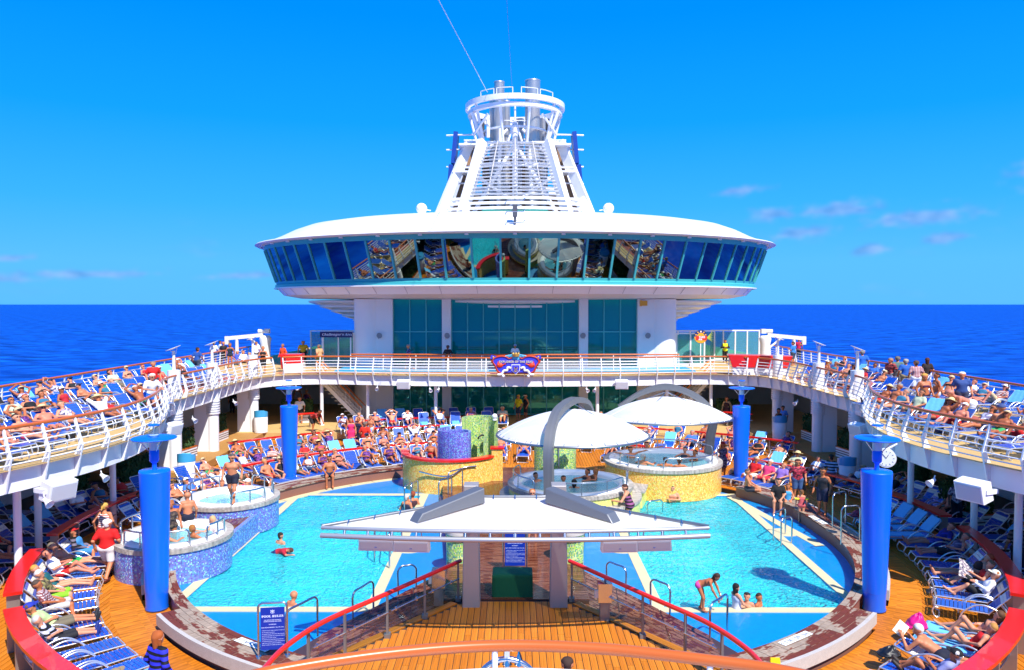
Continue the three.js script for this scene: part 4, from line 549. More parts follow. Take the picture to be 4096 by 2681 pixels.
// ---------- people ----------
function nets(bones, cell, k) { // surface of a smooth union of tapered capsules
  const lo = [1e9, 1e9, 1e9], hi = [-1e9, -1e9, -1e9];
  for (const b of bones) for (let i = 0; i < 3; i++) { const r = Math.max(b[6], b[7]) + 0.05; lo[i] = Math.min(lo[i], b[i] - r, b[i + 3] - r); hi[i] = Math.max(hi[i], b[i] + r, b[i + 3] + r); }
  const n = [0, 1, 2].map((i) => Math.ceil((hi[i] - lo[i]) / cell) + 2), F = new Float32Array(n[0] * n[1] * n[2]).fill(1), id = (x, y, z) => x + n[0] * (y + n[1] * z);
  for (const [ax, ay, az, bx, by, bz, ra, rb] of bones) {
    const R = Math.max(ra, rb) + k + 2 * cell, g = (v, i) => clamp(Math.floor((v - lo[i]) / cell), 0, n[i] - 1), dx = bx - ax, dy = by - ay, dz = bz - az, dd = dx * dx + dy * dy + dz * dz + 1e-9;
    for (let z = g(Math.min(az, bz) - R, 2); z <= g(Math.max(az, bz) + R, 2); z++) for (let y = g(Math.min(ay, by) - R, 1); y <= g(Math.max(ay, by) + R, 1); y++) for (let x = g(Math.min(ax, bx) - R, 0); x <= g(Math.max(ax, bx) + R, 0); x++) {
      const px = lo[0] + x * cell - ax, py = lo[1] + y * cell - ay, pz = lo[2] + z * cell - az, t = clamp((px * dx + py * dy + pz * dz) / dd), d = Math.hypot(px - t * dx, py - t * dy, pz - t * dz) - lerp(ra, rb, t), i = id(x, y, z), h = clamp(0.5 + 0.5 * (F[i] - d) / k); F[i] = lerp(F[i], d, h) - k * h * (1 - h);
    }
  }
  const vid = new Int32Array(F.length).fill(-1), pos = [], idx = [];
  for (let z = 0; z < n[2] - 1; z++) for (let y = 0; y < n[1] - 1; y++) for (let x = 0; x < n[0] - 1; x++) {
    let sx = 0, sy = 0, sz = 0, c = 0;
    for (let e = 0; e < 12; e++) { const a = e >> 2, p = e & 3, o = [0, 0, 0], b = (a + 1) % 3, d = (a + 2) % 3; o[b] = p & 1; o[d] = p >> 1; const f0 = F[id(x + o[0], y + o[1], z + o[2])], q = o.slice(); q[a] = 1; const f1 = F[id(x + q[0], y + q[1], z + q[2])]; if (f0 < 0 !== f1 < 0) { const t = f0 / (f0 - f1); sx += o[0] + (a === 0 ? t : 0); sy += o[1] + (a === 1 ? t : 0); sz += o[2] + (a === 2 ? t : 0); c++; } }
    if (c) { vid[id(x, y, z)] = pos.length / 3; pos.push(lo[0] + (x + sx / c) * cell, lo[1] + (y + sy / c) * cell, lo[2] + (z + sz / c) * cell); }
  }
  for (let z = 1; z < n[2] - 1; z++) for (let y = 1; y < n[1] - 1; y++) for (let x = 1; x < n[0] - 1; x++) {
    const f = F[id(x, y, z)] < 0, quad = (a, b, c, d, flip) => { a = vid[a]; b = vid[b]; c = vid[c]; d = vid[d]; if (flip) idx.push(a, b, c, a, c, d); else idx.push(a, c, b, a, d, c); };
    if (f !== F[id(x + 1, y, z)] < 0) quad(id(x, y - 1, z - 1), id(x, y, z - 1), id(x, y, z), id(x, y - 1, z), f);
    if (f !== F[id(x, y + 1, z)] < 0) quad(id(x - 1, y, z - 1), id(x - 1, y, z), id(x, y, z), id(x, y, z - 1), f);
    if (f !== F[id(x, y, z + 1)] < 0) quad(id(x - 1, y - 1, z), id(x, y - 1, z), id(x, y, z), id(x - 1, y, z), f);
  }
  const g = new THREE.BufferGeometry(); g.setAttribute('position', new THREE.Float32BufferAttribute(pos, 3)); g.setAttribute('uv', new THREE.Float32BufferAttribute(pos.length / 3 * 2, 2)); { const u = g.attributes.uv; for (let i = 0; i < u.count; i++) u.setXY(i, pos[i * 3] * 2 + pos[i * 3 + 2], pos[i * 3 + 1] * 2); }
  g.setIndex(idx); g.computeVertexNormals(); return g;
}
const S50 = Math.sin(48 * RAD), C50 = Math.cos(48 * RAD);
// pose: pelvis, spine direction, forward, and for each side (+x first) knee, ankle, elbow, wrist; toes point along 'toe'
const mir = (p) => [p, [-p[0], p[1], p[2]]], sym = (k, a, e, w) => [mir(k), mir(a), mir(e), mir(w)];
const POSES = {
  stand: { P: [0, 0.95, 0], U: [0, 1, 0], F: [0, 0, 1], J: sym([0.1, 0.5, 0.02], [0.11, 0.08, -0.02], [0.27, 1.16, -0.04], [0.27, 0.92, 0.1]), toe: [0.1, -0.25, 1] },
  walk: { P: [0, 0.95, 0], U: [0, 1, 0.06], F: [0, 0, 1], J: [[[0.09, 0.5, 0.16], [-0.09, 0.52, -0.02]], [[0.09, 0.08, 0.24], [-0.1, 0.12, -0.32]], [[0.27, 1.16, -0.1], [-0.27, 1.16, 0.0]], [[0.27, 0.93, 0.0], [-0.24, 0.95, 0.2]]], toe: [0.05, -0.25, 1] },
  lean: { P: [0, 0.94, -0.12], U: [0, 0.97, 0.25], F: [0, -0.25, 0.97], J: sym([0.1, 0.5, -0.05], [0.12, 0.08, -0.1], [0.3, 1.13, 0.1], [0.2, 1.12, 0.36]), toe: [0.1, -0.25, 1] },
  fold: { P: [0, 0.95, 0], U: [0, 1, 0], F: [0, 0, 1], J: sym([0.1, 0.5, 0.02], [0.11, 0.08, -0.02], [0.28, 1.16, 0.04], [0.02, 1.2, 0.22]), toe: [0.1, -0.25, 1] },
  bend: { P: [0, 0.9, -0.1], U: [0, 0.45, 0.9], F: [0, -0.9, 0.45], J: [[[0.1, 0.48, -0.02], [-0.1, 0.48, 0.06]], [[0.11, 0.08, -0.12], [-0.11, 0.08, 0.05]], [[0.22, 0.85, 0.42], [-0.22, 0.85, 0.42]], [[0.16, 0.6, 0.55], [-0.16, 0.6, 0.55]]], toe: [0.05, -0.25, 1] },
  sit: { P: [0, 0.56, 0], U: [0, 0.98, -0.05], F: [0, 0.05, 0.98], J: sym([0.13, 0.53, 0.43], [0.12, 0.08, 0.46], [0.26, 0.78, 0.08], [0.13, 0.62, 0.34]), toe: [0.05, -0.25, 1] },
  soak: { P: [0, 0.5, 0], U: [0, 0.97, -0.2], F: [0, 0.2, 0.97], J: sym([0.12, 0.6, 0.36], [0.12, 0.25, 0.5], [0.36, 0.86, 0.0], [0.3, 0.88, 0.24]), toe: [0.05, -0.1, 1] },
  spread: { P: [0, 0.5, 0], U: [0, 0.97, -0.2], F: [0, 0.2, 0.97], J: sym([0.12, 0.6, 0.36], [0.12, 0.25, 0.5], [0.42, 1.0, -0.2], [0.62, 1.06, -0.12]), toe: [0.05, -0.1, 1] },
  recline: { P: [0, 0.48, 0.12], U: [0, S50, -C50], F: [0, C50, S50], J: sym([0.1, 0.52, 0.55], [0.11, 0.44, 0.97], [0.3, 0.66, -0.1], [0.1, 0.66, 0.12]), toe: [0.15, 0.9, 0.35] },
  knees: { P: [0, 0.48, 0.1], U: [0, S50, -C50], F: [0, C50, S50], J: [[[0.1, 0.82, 0.42], [-0.1, 0.56, 0.55]], [[0.11, 0.44, 0.72], [-0.11, 0.44, 0.96]], [[0.3, 0.66, -0.1], [-0.3, 0.66, -0.1]], [[0.16, 0.6, 0.16], [-0.1, 0.68, 0.1]]], toe: [0.1, 0.35, 0.8] },
  armsup: { P: [0, 0.48, 0.12], U: [0, S50, -C50], F: [0, C50, S50], J: [mir([0.1, 0.5, 0.55]), mir([0.1, 0.44, 0.97]), mir([0.34, 1.02, -0.36]), mir([0.12, 1.15, -0.5])], toe: [0.15, 0.9, 0.35] },
  read: { P: [0, 0.48, 0.1], U: [0, 0.86, -0.5], F: [0, 0.5, 0.86], J: [[[0.1, 0.72, 0.46], [-0.1, 0.6, 0.5]], [[0.1, 0.44, 0.8], [-0.1, 0.44, 0.9]], mir([0.27, 0.7, 0.02]), mir([0.1, 0.8, 0.26])], toe: [0.05, 0.5, 0.8] },
  chair: { P: [0, 0.5, 0.14], U: [0, 0.9, -0.42], F: [0, 0.42, 0.9], J: sym([0.18, 0.52, 0.55], [0.36, 0.1, 0.62], [0.27, 0.72, 0.02], [0.12, 0.62, 0.32]), toe: [0.2, -0.25, 1] },
  prone: { P: [0, 0.5, 0.15], U: [0, 0.12, -1], F: [0, -1, -0.12], J: sym([0.1, 0.48, 0.58], [0.1, 0.47, 1.0], [0.32, 0.5, -0.5], [0.18, 0.48, -0.68]), toe: [0.02, -0.35, 0.6] },
  propped: { P: [0, 0.5, 0.15], U: [0, 0.5, -0.87], F: [0, -0.87, -0.5], J: sym([0.1, 0.48, 0.58], [0.1, 0.47, 1.0], [0.25, 0.5, -0.42], [0.14, 0.72, -0.56]), toe: [0.02, -0.35, 0.6] },
  swim: { P: [0, 0.0, 0.1], U: [0, 0.25, -0.97], F: [0, -0.97, -0.25], J: [mir([0.1, -0.12, 0.5]), mir([0.1, -0.1, 0.9]), [[0.3, 0.05, -0.6], [-0.35, 0.0, -0.4]], [[0.3, 0.1, -0.9], [-0.45, -0.1, -0.2]]], toe: [0.02, 0, 0.6] },
};
const cap = (a, b, ra, rb) => [...a, ...b, ra, rb], mix3 = (a, b, t) => a.map((v, i) => lerp(v, b[i], t));
const skel = {};
function skeleton(name) {
  if (skel[name]) return skel[name];
  const q = POSES[name], U = v3(...q.U).normalize(), Fw = v3(...q.F).normalize(), R = U.clone().cross(Fw).normalize(), Pv = v3(...q.P), at = (u, r, f = 0) => Pv.clone().addScaledVector(U, u).addScaledVector(R, r).addScaledVector(Fw, f).toArray();
  const lying = ['prone', 'swim'].includes(name), hu = lying ? U.clone() : U.clone().lerp(UPV, 0.45).normalize(), hf = lying ? Fw.clone() : Fw.clone().addScaledVector(hu, -Fw.dot(hu)).normalize(); if (name === 'propped') { hf.set(0, 0.1, -1).normalize(); hu.set(0, 1, 0.1).normalize(); }
  const nk = v3(...at(0.53, 0)), hc = nk.clone().addScaledVector(hu, 0.145).addScaledVector(hf, 0.02), hp = (u, r, f) => hc.clone().addScaledVector(hu, u).addScaledVector(R, r).addScaledVector(hf, f);
  const [K, A, E, W] = q.J, toe = v3(...q.toe).normalize(), s = { hc, hu, hf, R, hp, U, at, K, A, E, W };
  s.torso = [cap(at(0.0, 0.075, -0.01), at(0.0, -0.075, -0.01), 0.105, 0.105), cap(at(0.05, 0.03, 0), at(0.24, 0.03, 0.01), 0.115, 0.108), cap(at(0.05, -0.03, 0), at(0.24, -0.03, 0.01), 0.115, 0.108), cap(at(0.34, 0.075, 0.01), at(0.34, -0.075, 0.01), 0.108, 0.108)];
  s.hips = [cap(at(-0.02, 0.08, -0.01), at(-0.02, -0.08, -0.01), 0.11, 0.11)];
  s.shoulders = [cap(at(0.45, 0.14), at(0.45, -0.14), 0.062, 0.062)];
  s.chest = [cap(at(0.35, 0.07, 0.035), at(0.35, -0.07, 0.035), 0.09, 0.09)];
  s.sh = [at(0.45, 0.175), at(0.45, -0.175)]; s.hip = [at(-0.03, 0.09), at(-0.03, -0.09)];
  if (R.x < 0) { s.sh.reverse(); s.hip.reverse(); }
  s.head = [cap(hp(-0.055, 0, 0.028).toArray(), hp(0.03, 0, -0.005).toArray(), 0.062, 0.094), cap(hp(0.03, 0.02, -0.02).toArray(), hp(0.03, -0.02, -0.02).toArray(), 0.088, 0.088)];
  s.neck = [cap(at(0.46, 0), hc.toArray(), 0.058, 0.05)];
  s.arms = (f = 0) => [0, 1].flatMap((i) => [cap(s.sh[i], E[i], 0.052 + f, 0.04 + f), cap(E[i], W[i], 0.041 + f, 0.028 + f)]);
  s.sleeves = (k, f) => [0, 1].map((i) => cap(s.sh[i], mix3(s.sh[i], E[i], k), 0.056 + f, 0.05 + f));
  s.thighs = (k, f) => [0, 1].map((i) => cap(s.hip[i], mix3(s.hip[i], K[i], k), 0.088 + f, lerp(0.088, 0.058, k) + f));
  s.calves = (k, f) => [0, 1].map((i) => cap(K[i], mix3(K[i], A[i], k), 0.058 + f, lerp(0.058, 0.036, k) + f));
  s.feet = (f) => [0, 1].map((i) => { const d = toe.clone(); d.x *= i ? -1 : 1; const a = v3(...A[i]); return cap(a.clone().addScaledVector(d, -0.03).add(v3(0, -0.02, 0)).toArray(), a.addScaledVector(d, 0.16).toArray(), 0.042 + f, 0.03 + f); });
  s.hand = [0, 1].map((i) => { const w = v3(...W[i]), d = w.clone().sub(v3(...E[i])).normalize(); return { w, d, palm: cap(w.toArray(), w.clone().addScaledVector(d, 0.075).toArray(), 0.03, 0.036) }; });
  return skel[name] = s;
}
const CELL = 0.021, geoCache = {};
function personGeo(pose, part) {
  const key = pose + '/' + part; if (geoCache[key]) return geoCache[key];
  const s = skeleton(pose), inf = (l, f) => l.map((b) => [...b.slice(0, 6), b[6] + f, b[7] + f]); let g;
  if (part === 'body') {
    g = nets([...s.torso, ...s.hips, ...s.shoulders, ...s.chest, ...s.neck, ...s.head, ...s.arms(), ...s.thighs(1, 0), ...s.calves(1, 0), ...s.feet(0), ...s.hand.map((h) => h.palm)], CELL, 0.035);
    const bits = [new THREE.ConeGeometry(0.017, 0.05, 5).applyQuaternion(new THREE.Quaternion().setFromUnitVectors(UPV, s.hf.clone().add(s.hu.clone().multiplyScalar(-0.25)).normalize())).translate(...s.hp(-0.015, 0, 0.1).toArray())];
    for (const r of [-1, 1]) bits.push(S(0.024, 0, 0, 0, 0.5, 1, 0.8, 6).translate(...s.hp(-0.005, r * 0.096, -0.01).toArray()));
    for (const h of s.hand) { const side = h.d.clone().cross(Math.abs(h.d.y) > 0.8 ? v3(1, 0, 0) : UPV).normalize(), nrm = side.clone().cross(h.d).normalize(), o = h.w.clone().addScaledVector(h.d, 0.085); [[-0.03, 0.066], [-0.01, 0.076], [0.011, 0.072], [0.03, 0.058]].forEach(([x, l]) => { const a = o.clone().addScaledVector(side, x), b = a.clone().addScaledVector(h.d, l * 0.55).addScaledVector(side, x * 0.15), c = b.clone().addScaledVector(h.d, l * 0.4).addScaledVector(nrm, -l * 0.35); bits.push(bar(a, b, 0.011, 0.0095, 5), bar(b, c, 0.0095, 0.007, 5)); }); const a = h.w.clone().addScaledVector(h.d, 0.03).addScaledVector(side, 0.03), b = a.clone().addScaledVector(h.d, 0.035).addScaledVector(side, 0.03); bits.push(bar(a, b, 0.012, 0.01, 5), bar(b, b.clone().addScaledVector(h.d, 0.03), 0.01, 0.008, 5)); }
    g = M([g, ...bits]);
  } else if (part === 'eyes') g = M([-1, 1].map((r) => S(0.011, 0, 0, 0, 1, 0.7, 1, 6).translate(...s.hp(0.012, r * 0.036, 0.082).toArray())));
  else if (part === 'sunglasses') g = M([-1, 1].flatMap((r) => [S(0.027, 0, 0, 0, 1, 0.75, 0.5, 8).applyQuaternion(new THREE.Quaternion().setFromRotationMatrix(new THREE.Matrix4().makeBasis(s.R, s.hu, s.hf))).translate(...s.hp(0.014, r * 0.036, 0.088).toArray()), bar(s.hp(0.016, r * 0.06, 0.08), s.hp(0.012, r * 0.098, -0.01), 0.006, 0.006, 4)]));
  else if (part === 'short') g = nets([cap(s.hp(0.062, 0.03, -0.02).toArray(), s.hp(0.062, -0.03, -0.02).toArray(), 0.078, 0.078), cap(s.hp(0.02, 0, -0.045).toArray(), s.hp(-0.03, 0, -0.05).toArray(), 0.082, 0.066), cap(s.hp(0.075, 0, 0.03).toArray(), s.hp(0.08, 0, 0.0).toArray(), 0.05, 0.06)], 0.017, 0.03);
  else if (part === 'long') g = nets([cap(s.hp(0.065, 0.03, -0.02).toArray(), s.hp(0.065, -0.03, -0.02).toArray(), 0.082, 0.082), cap(s.hp(0.02, 0, -0.05).toArray(), s.hp(-0.17, 0, -0.07).toArray(), 0.088, 0.045), ...[-1, 1].map((r) => cap(s.hp(0.02, r * 0.055, -0.02).toArray(), s.hp(-0.13, r * 0.07, -0.02).toArray(), 0.046, 0.022)), cap(s.hp(0.08, 0, 0.03).toArray(), s.hp(0.085, 0, 0.0).toArray(), 0.05, 0.06)], 0.017, 0.03);
  else if (part === 'bun') g = nets([cap(s.hp(0.06, 0.03, -0.02).toArray(), s.hp(0.06, -0.03, -0.02).toArray(), 0.08, 0.08), cap(s.hp(0.02, 0, -0.05).toArray(), s.hp(-0.02, 0, -0.05).toArray(), 0.08, 0.07), cap(s.hp(0.06, 0, -0.12).toArray(), s.hp(-0.08, 0, -0.16).toArray(), 0.035, 0.02)], 0.017, 0.03);
  else if (part === 'cap') g = M([new THREE.SphereGeometry(0.112, 14, 7, 0, Math.PI * 2, 0, Math.PI * 0.5).scale(1, 0.9, 1.1), C(0.1, 0.1, 0.012, 0, 0.012, 0.09, 14).scale(0.9, 1, 1.05)].map((q) => q.applyQuaternion(new THREE.Quaternion().setFromRotationMatrix(new THREE.Matrix4().makeBasis(s.R, s.hu, s.hf))).translate(...s.hp(0.05, 0, -0.005).toArray())));
  else if (part === 'hat') g = M([new THREE.SphereGeometry(0.115, 14, 7, 0, Math.PI * 2, 0, Math.PI * 0.5), C(0.2, 0.215, 0.012, 0, 0.0, 0, 20)].map((q) => q.applyQuaternion(new THREE.Quaternion().setFromRotationMatrix(new THREE.Matrix4().makeBasis(s.R, s.hu, s.hf))).translate(...s.hp(0.055, 0, -0.005).toArray())));
  else if (part === 'visor') g = C(0.12, 0.13, 0.03, 0, 0, 0, 16).applyQuaternion(new THREE.Quaternion().setFromRotationMatrix(new THREE.Matrix4().makeBasis(s.R, s.hu, s.hf))).translate(...s.hp(0.06, 0, 0.035).toArray());
  else if (part === 'tee') g = nets([...inf(s.torso, 0.017), ...inf(s.shoulders, 0.016), ...s.sleeves(0.72, 0.016)], CELL, 0.05);
  else if (part === 'longsleeve') g = nets([...inf(s.torso, 0.017), ...inf(s.shoulders, 0.016), ...s.arms(0.015)], CELL, 0.05);
  else if (part === 'tank') g = nets([...inf(s.torso, 0.014), ...inf(s.chest, 0.012), cap(s.at(0.4, 0.1), s.at(0.44, 0.1), 0.07, 0.062), cap(s.at(0.4, -0.1), s.at(0.44, -0.1), 0.07, 0.062)], CELL, 0.04);
  else if (part === 'swimsuit') g = nets([...inf(s.torso, 0.012), ...inf(s.hips, 0.01), ...inf(s.chest, 0.014)], CELL, 0.04);
  else if (part === 'bikini_top') g = nets([cap(s.at(0.33, 0.07, 0.055), s.at(0.33, -0.07, 0.055), 0.082, 0.082), cap(s.at(0.31, 0.1, 0), s.at(0.31, -0.1, 0), 0.062, 0.062).map((v, i) => v), cap(s.at(0.3, 0.1, -0.02), s.at(0.3, -0.1, -0.02), 0.1, 0.1)].slice(0, 2), CELL, 0.03);
  else if (part === 'briefs') g = nets([...inf(s.hips, 0.012), ...s.thighs(0.08, 0.006)], CELL, 0.04);
  else if (part === 'trunks') g = nets([...inf(s.hips, 0.018), cap(s.at(0.04, 0.04), s.at(0.04, -0.04), 0.12, 0.12), ...s.thighs(0.45, 0.022)], CELL, 0.04);
  else if (part === 'shorts') g = nets([...inf(s.hips, 0.02), cap(s.at(0.06, 0.04), s.at(0.06, -0.04), 0.122, 0.122), ...s.thighs(0.85, 0.026)], CELL, 0.04);
  else if (part === 'trousers') g = nets([...inf(s.hips, 0.02), cap(s.at(0.06, 0.04), s.at(0.06, -0.04), 0.122, 0.122), ...s.thighs(1, 0.022), ...s.calves(0.9, 0.026)], CELL, 0.04);
  else if (part === 'dress') g = nets([...inf(s.torso, 0.016), ...inf(s.hips, 0.02), ...inf(s.chest, 0.014), ...s.thighs(0.8, 0.045), cap(mix3(s.hip[0], s.hip[1], 0.5), mix3(s.K[0], s.K[1], 0.5).map((v, i) => lerp(mix3(s.hip[0], s.hip[1], 0.5)[i], v, 0.75)), 0.12, 0.12)], CELL, 0.06);
  else if (part.startsWith('shoe')) g = nets([s.feet(0.012)[+part[4]]], 0.018, 0.02);
  else if (part === 'vest') g = nets([...inf(s.torso, 0.03), ...inf(s.shoulders, 0.026)], CELL, 0.05);
  return geoCache[key] = g;
}
const SKINS = [[0.56, 0.2, 0.09], [0.46, 0.14, 0.05], [0.64, 0.27, 0.15], [0.36, 0.1, 0.035], [0.58, 0.2, 0.12]], DARKSKIN = [0.12, 0.045, 0.02];
const CHILDNAME = { tee: 'shirt', longsleeve: 'shirt', tank: 'tank_top', vest: 'safety_vest', short: 'hair', long: 'hair', bun: 'hair', hat: 'sun_hat' };
function person(pos, turn, pose, spec, label, group, opt = {}) { // spec: 'skin hair:colour part:colour ...'
  const t = thing('person', label, 'person', pos, turn, group), k = opt.scale ?? 1; t.scale.set(k * (opt.wide ?? 1), k, k * (opt.wide ?? 1));
  const [sk, ...parts] = spec.split(' ');
  obj('body', personGeo(pose, 'body'), mat(sk === 'd' ? DARKSKIN : SKINS[+sk], 0.55, 0, {}), t);
  for (const p of parts) { const [n, c] = p.split(':'); if (n === 'shoes') { for (const i of [0, 1]) obj('shoe', personGeo(pose, 'shoe' + i), mat(c, 0.6), t); continue; } obj(CHILDNAME[n] ?? n, personGeo(pose, n), n === 'sunglasses' ? DARK : mat(c.split('~')[0], 0.8, 0, c.includes('~') ? { map: prints[c.split('~')[1]], key: c } : {}), t); }
  if (!parts.some((p) => p.startsWith('sunglasses')) && -t.position.z < 34) obj('eyes', personGeo(pose, 'eyes'), DARK, t);
  return t;
}
const prints = { s: tex(8, 64, (u, v) => (v * 4 % 1 < 0.55 ? [1, 1, 1] : [0.05, 0.05, 0.08])), p: tex(64, 64, (u, v) => ((u * 8 % 1 < 0.3) || (v * 8 % 1 < 0.3) ? [0.6, 0.3, 0.3] : [1, 1, 1])), f: tex(64, 64, (u, v) => { const n = tile2((a, b) => fbm(a * 6, b * 6, 3, 2), u, v); return n > 0.05 ? [1, 1, 1] : n < -0.1 ? [0.25, 0.3, 0.45] : [0.7, 0.65, 0.75]; }), w: tex(8, 64, (u, v) => (v * 8 % 1 < 0.55 ? [1, 1, 1] : [0.75, 0.3, 0.3])) };

// ---------- rows of loungers and who lies on them ----------
const ORD = ['first', 'second', 'third', 'fourth', 'fifth', 'sixth', 'seventh', 'eighth', 'ninth', 'tenth', 'eleventh', 'twelfth', 'thirteenth', 'fourteenth', 'fifteenth', 'sixteenth', 'seventeenth', 'eighteenth', 'nineteenth', 'twentieth', 'twenty-first', 'twenty-second', 'twenty-third', 'twenty-fourth'];
const HAIRS = ['#6a5a48', '#2a1c14', '#8c8a86', '#c9c6c0', '#b98a45', '#4a2d18', '#a2401c', '#17120f'];
const OUT = [['tee:white trunks:#1b2a5a', 'white shirt, navy shorts'], ['trunks:#c01818', 'red swimming trunks'], ['trunks:#101522', 'dark swimming trunks'], ['trunks:#1560c8', 'blue swimming trunks'], ['swimsuit:#101216', 'black swimsuit'], ['swimsuit:#b81c2c', 'red swimsuit'], ['bikini_top:#141414 briefs:#141414', 'black bikini'], ['tee:#b9c4a2 shorts:#6f6450', 'sage shirt, khaki shorts'], ['tee:#3a6fc4 shorts:#20242c', 'blue shirt, dark shorts'], ['swimsuit:#2b6f8f', 'teal swimsuit'], ['tank:#1c1c20 shorts:#2c2f38', 'black top, dark shorts'], ['swimsuit:#7a3f8f~f', 'patterned purple swimsuit'], ['tee:#c42020 shorts:#3a3a3a', 'red shirt, grey shorts'], ['trunks:#2f9a58', 'green swimming trunks'], ['bikini_top:#d43a6a briefs:#d43a6a', 'pink bikini'], ['tee:#e9e4da~p shorts:#c9b48a', 'checked shirt, tan shorts'], ['tank:#e8e8e8 shorts:#3a4a6a', 'white vest, blue shorts'], ['swimsuit:#e6e6ea~f', 'white patterned swimsuit']];
const HATS = [['', ''], ['', ''], ['', ''], [' cap:white', ' and white cap'], [' cap:#1c2a50', ' and navy cap'], [' hat:#d8c48a', ' and straw hat'], [' cap:#c9b48a', ' and tan cap']];
function dressed() { const [o, w] = pick(OUT), [h, hw] = pick(HATS), g = rnd() < 0.45; return [`${Math.floor(rnd() * 5)} ${rnd() < 0.35 ? 'long' : 'short'}:${pick(HAIRS)} ${o}${h}${g ? ' sunglasses:x' : ''}`, w]; }
const BAGS = [['#b8b0a0', 'beige'], ['#1c2a5a', 'navy'], ['#c02838', 'red'], ['#e8e4da', 'white'], ['#2a8a6a', 'green'], ['#d8a020', 'yellow'], ['#15151a', 'black']];
const toteGeo = grid(20, 8, (u, v) => { const a = u * 2 * Math.PI, w = v < 0.08 ? v / 0.08 * 0.8 : lerp(0.8, 1.1, v), q = 1 + 0.3 * fbm(Math.cos(a), v * 2, Math.sin(a), 2); return [0.19 * Math.cos(a) * w * q, 0.26 * (1 - v) , 0.11 * Math.sin(a) * w * q]; }, true);
function tote(pos, turn, place) { const [c, w] = pick(BAGS), t = tag(obj('tote_bag', toteGeo, mat(c, 0.7)), `small ${w} bag beside the lounger, ${place}`, 'bag', 'bags beside the loungers'); t.position.copy(pos).add(v3(0.5 * Math.cos(turn) + 0.5 * Math.sin(turn), 0.01, -0.5 * Math.sin(turn) + 0.5 * Math.cos(turn))); t.rotation.y = turn + rnd(); }
const LIE = [['recline', 'lying'], ['knees', 'lying'], ['armsup', 'lying'], ['read', 'reclining'], ['recline', 'lying'], ['chair', 'sitting']];
function occupant(pos, turn, place, group, deg) { const [spec, words] = dressed(), [pose, how] = deg < 20 ? ['prone', 'face-down'] : pick(LIE); person(pos, turn, pose, spec, `person in ${words} ${how}, ${place}`, group, { wide: 0.98 + rnd() * 0.22, scale: 0.95 + rnd() * 0.08 }); }
function ringRow(name, from, r, angles, y, occ, opt = {}) { // loungers on a ring round the pool, feet to the water
  angles.forEach((a, i) => {
    const jit = opt.tidy ? 0 : (rnd() - 0.5) * 9, pos = P(r - 0.5, a, y), turn = (a + 180 + jit) * RAD, _ = (() => { if (-pos.z > 47.5 || (Math.abs(pos.x) > 15.4 && -pos.z > 36.2)) pos.y = 0.4; })(), place = `${ORD[i]} from ${from} in ${name}`, full = rnd() < occ, deg = 48;
    if (rnd() < 0.14) tote(pos, turn, place);
    lounger(pos, turn, `${full ? '' : 'empty '}blue strap lounger, ${place}`, 'loungers in ' + name, deg, opt.band ?? false);
    if (full) occupant(pos, turn, place, 'sunbathers in ' + name, deg); else if (rnd() < (opt.towels ?? 0.35)) towel(pos, turn, `pale blue towel on the lounger, ${place}`, deg, rnd() < 0.6 ? 'back' : 'seat');
  });
}
const span = (a, b, n) => Array.from({ length: n }, (_, i) => lerp(a, b, n > 1 ? i / (n - 1) : 0));
ringRow('hot-tub row', 'near pillar', 14.6, span(-96, -120, 8), 0, 0.8, { band: true });
ringRow('column row', 'near pillar', 17.4, span(-99, -122, 7), 0, 0.6);
ringRow('pillar front row', 'far pillar', 14.5, span(-126, -148, 8), 0, 0.7);
ringRow('pillar second row', 'columns', 17.5, span(-126, -149, 9), 0, 0.75);
ringRow('pillar third row', 'columns', 20.3, span(-133, -148, 7), 0, 0.7);
ringRow('shower front row', 'far pillar', 14.6, span(-153, -162, 4), 0, 0.7);
ringRow('shower second row', 'far pillar', 17.6, span(-152, -174, 8), 0, 0.8);
ringRow('shower third row', 'far pillar', 20.4, span(-152, -176, 10), 0, 0.8);
ringRow('shower fourth row', 'stair', 23.7, span(-153, -178, 11), 0, 0.6);
ringRow('tower-window row', 'stair', 25.7, span(-160, -176, 7), 0.4, 0.15, { tidy: true });
ringRow('arch front row', 'shower', 15.2, [-172, -177, 178, 173], 0, 0.6);
ringRow('arch back row', 'shower', 18.5, span(-178, 152, 1).concat([176, 171, 166]), 0, 0.6);
ringRow('yellow-tub first row', 'arched shade', 16.0, span(160, 138, 6), 0, 0.7);
ringRow('yellow-tub second row', 'arched shade', 19.6, span(164, 134, 9), 0, 0.7);
ringRow('yellow-tub third row', 'arched shade', 22.6, span(166, 137, 8), 0, 0.6);
ringRow('front-seat second row', 'far pillar', 17.4, span(131, 116, 5), 0, 0.8, { band: true });
ringRow('litter-bin shade', 'litter bin', 17.6, span(113, 104, 4), 0, 0.1, { band: true });
ringRow('clock-side shade', 'litter bin', 17.3, span(102, 66, 11), 0, 0.28, { band: true, towels: 0.3 });
ringRow('clock-side back shade', 'litter bin', 20.2, span(98, 72, 8), 0, 0.05, { band: true, tidy: true });
ringRow('hedge-side shade', 'hedge', 17.5, span(-101, -64, 11), 0, 0.35, { band: true });
ringRow('hedge-side back shade', 'hedge', 20.3, span(-97, -70, 8), 0, 0.05, { band: true, tidy: true });
// towel-covered loungers in the shade in front of the brown rail
[99, 95.5, 92, 88.5].forEach((a, i) => { const pos = P(14.0, a, 0), turn = (a + 180) * RAD; lounger(pos, turn, `${ORD[i]} towel-covered lounger from the litter bin before the shaded rail`, 'towel-covered loungers in the shade', 48, true); if (i) { towel(pos, turn, `blue towel hanging over the ${ORD[i]} lounger before the shaded rail`, 48, 'back'); towel(pos, turn, `blue towel on the seat of the ${ORD[i]} lounger before the shaded rail`, 48, 'seat'); } });
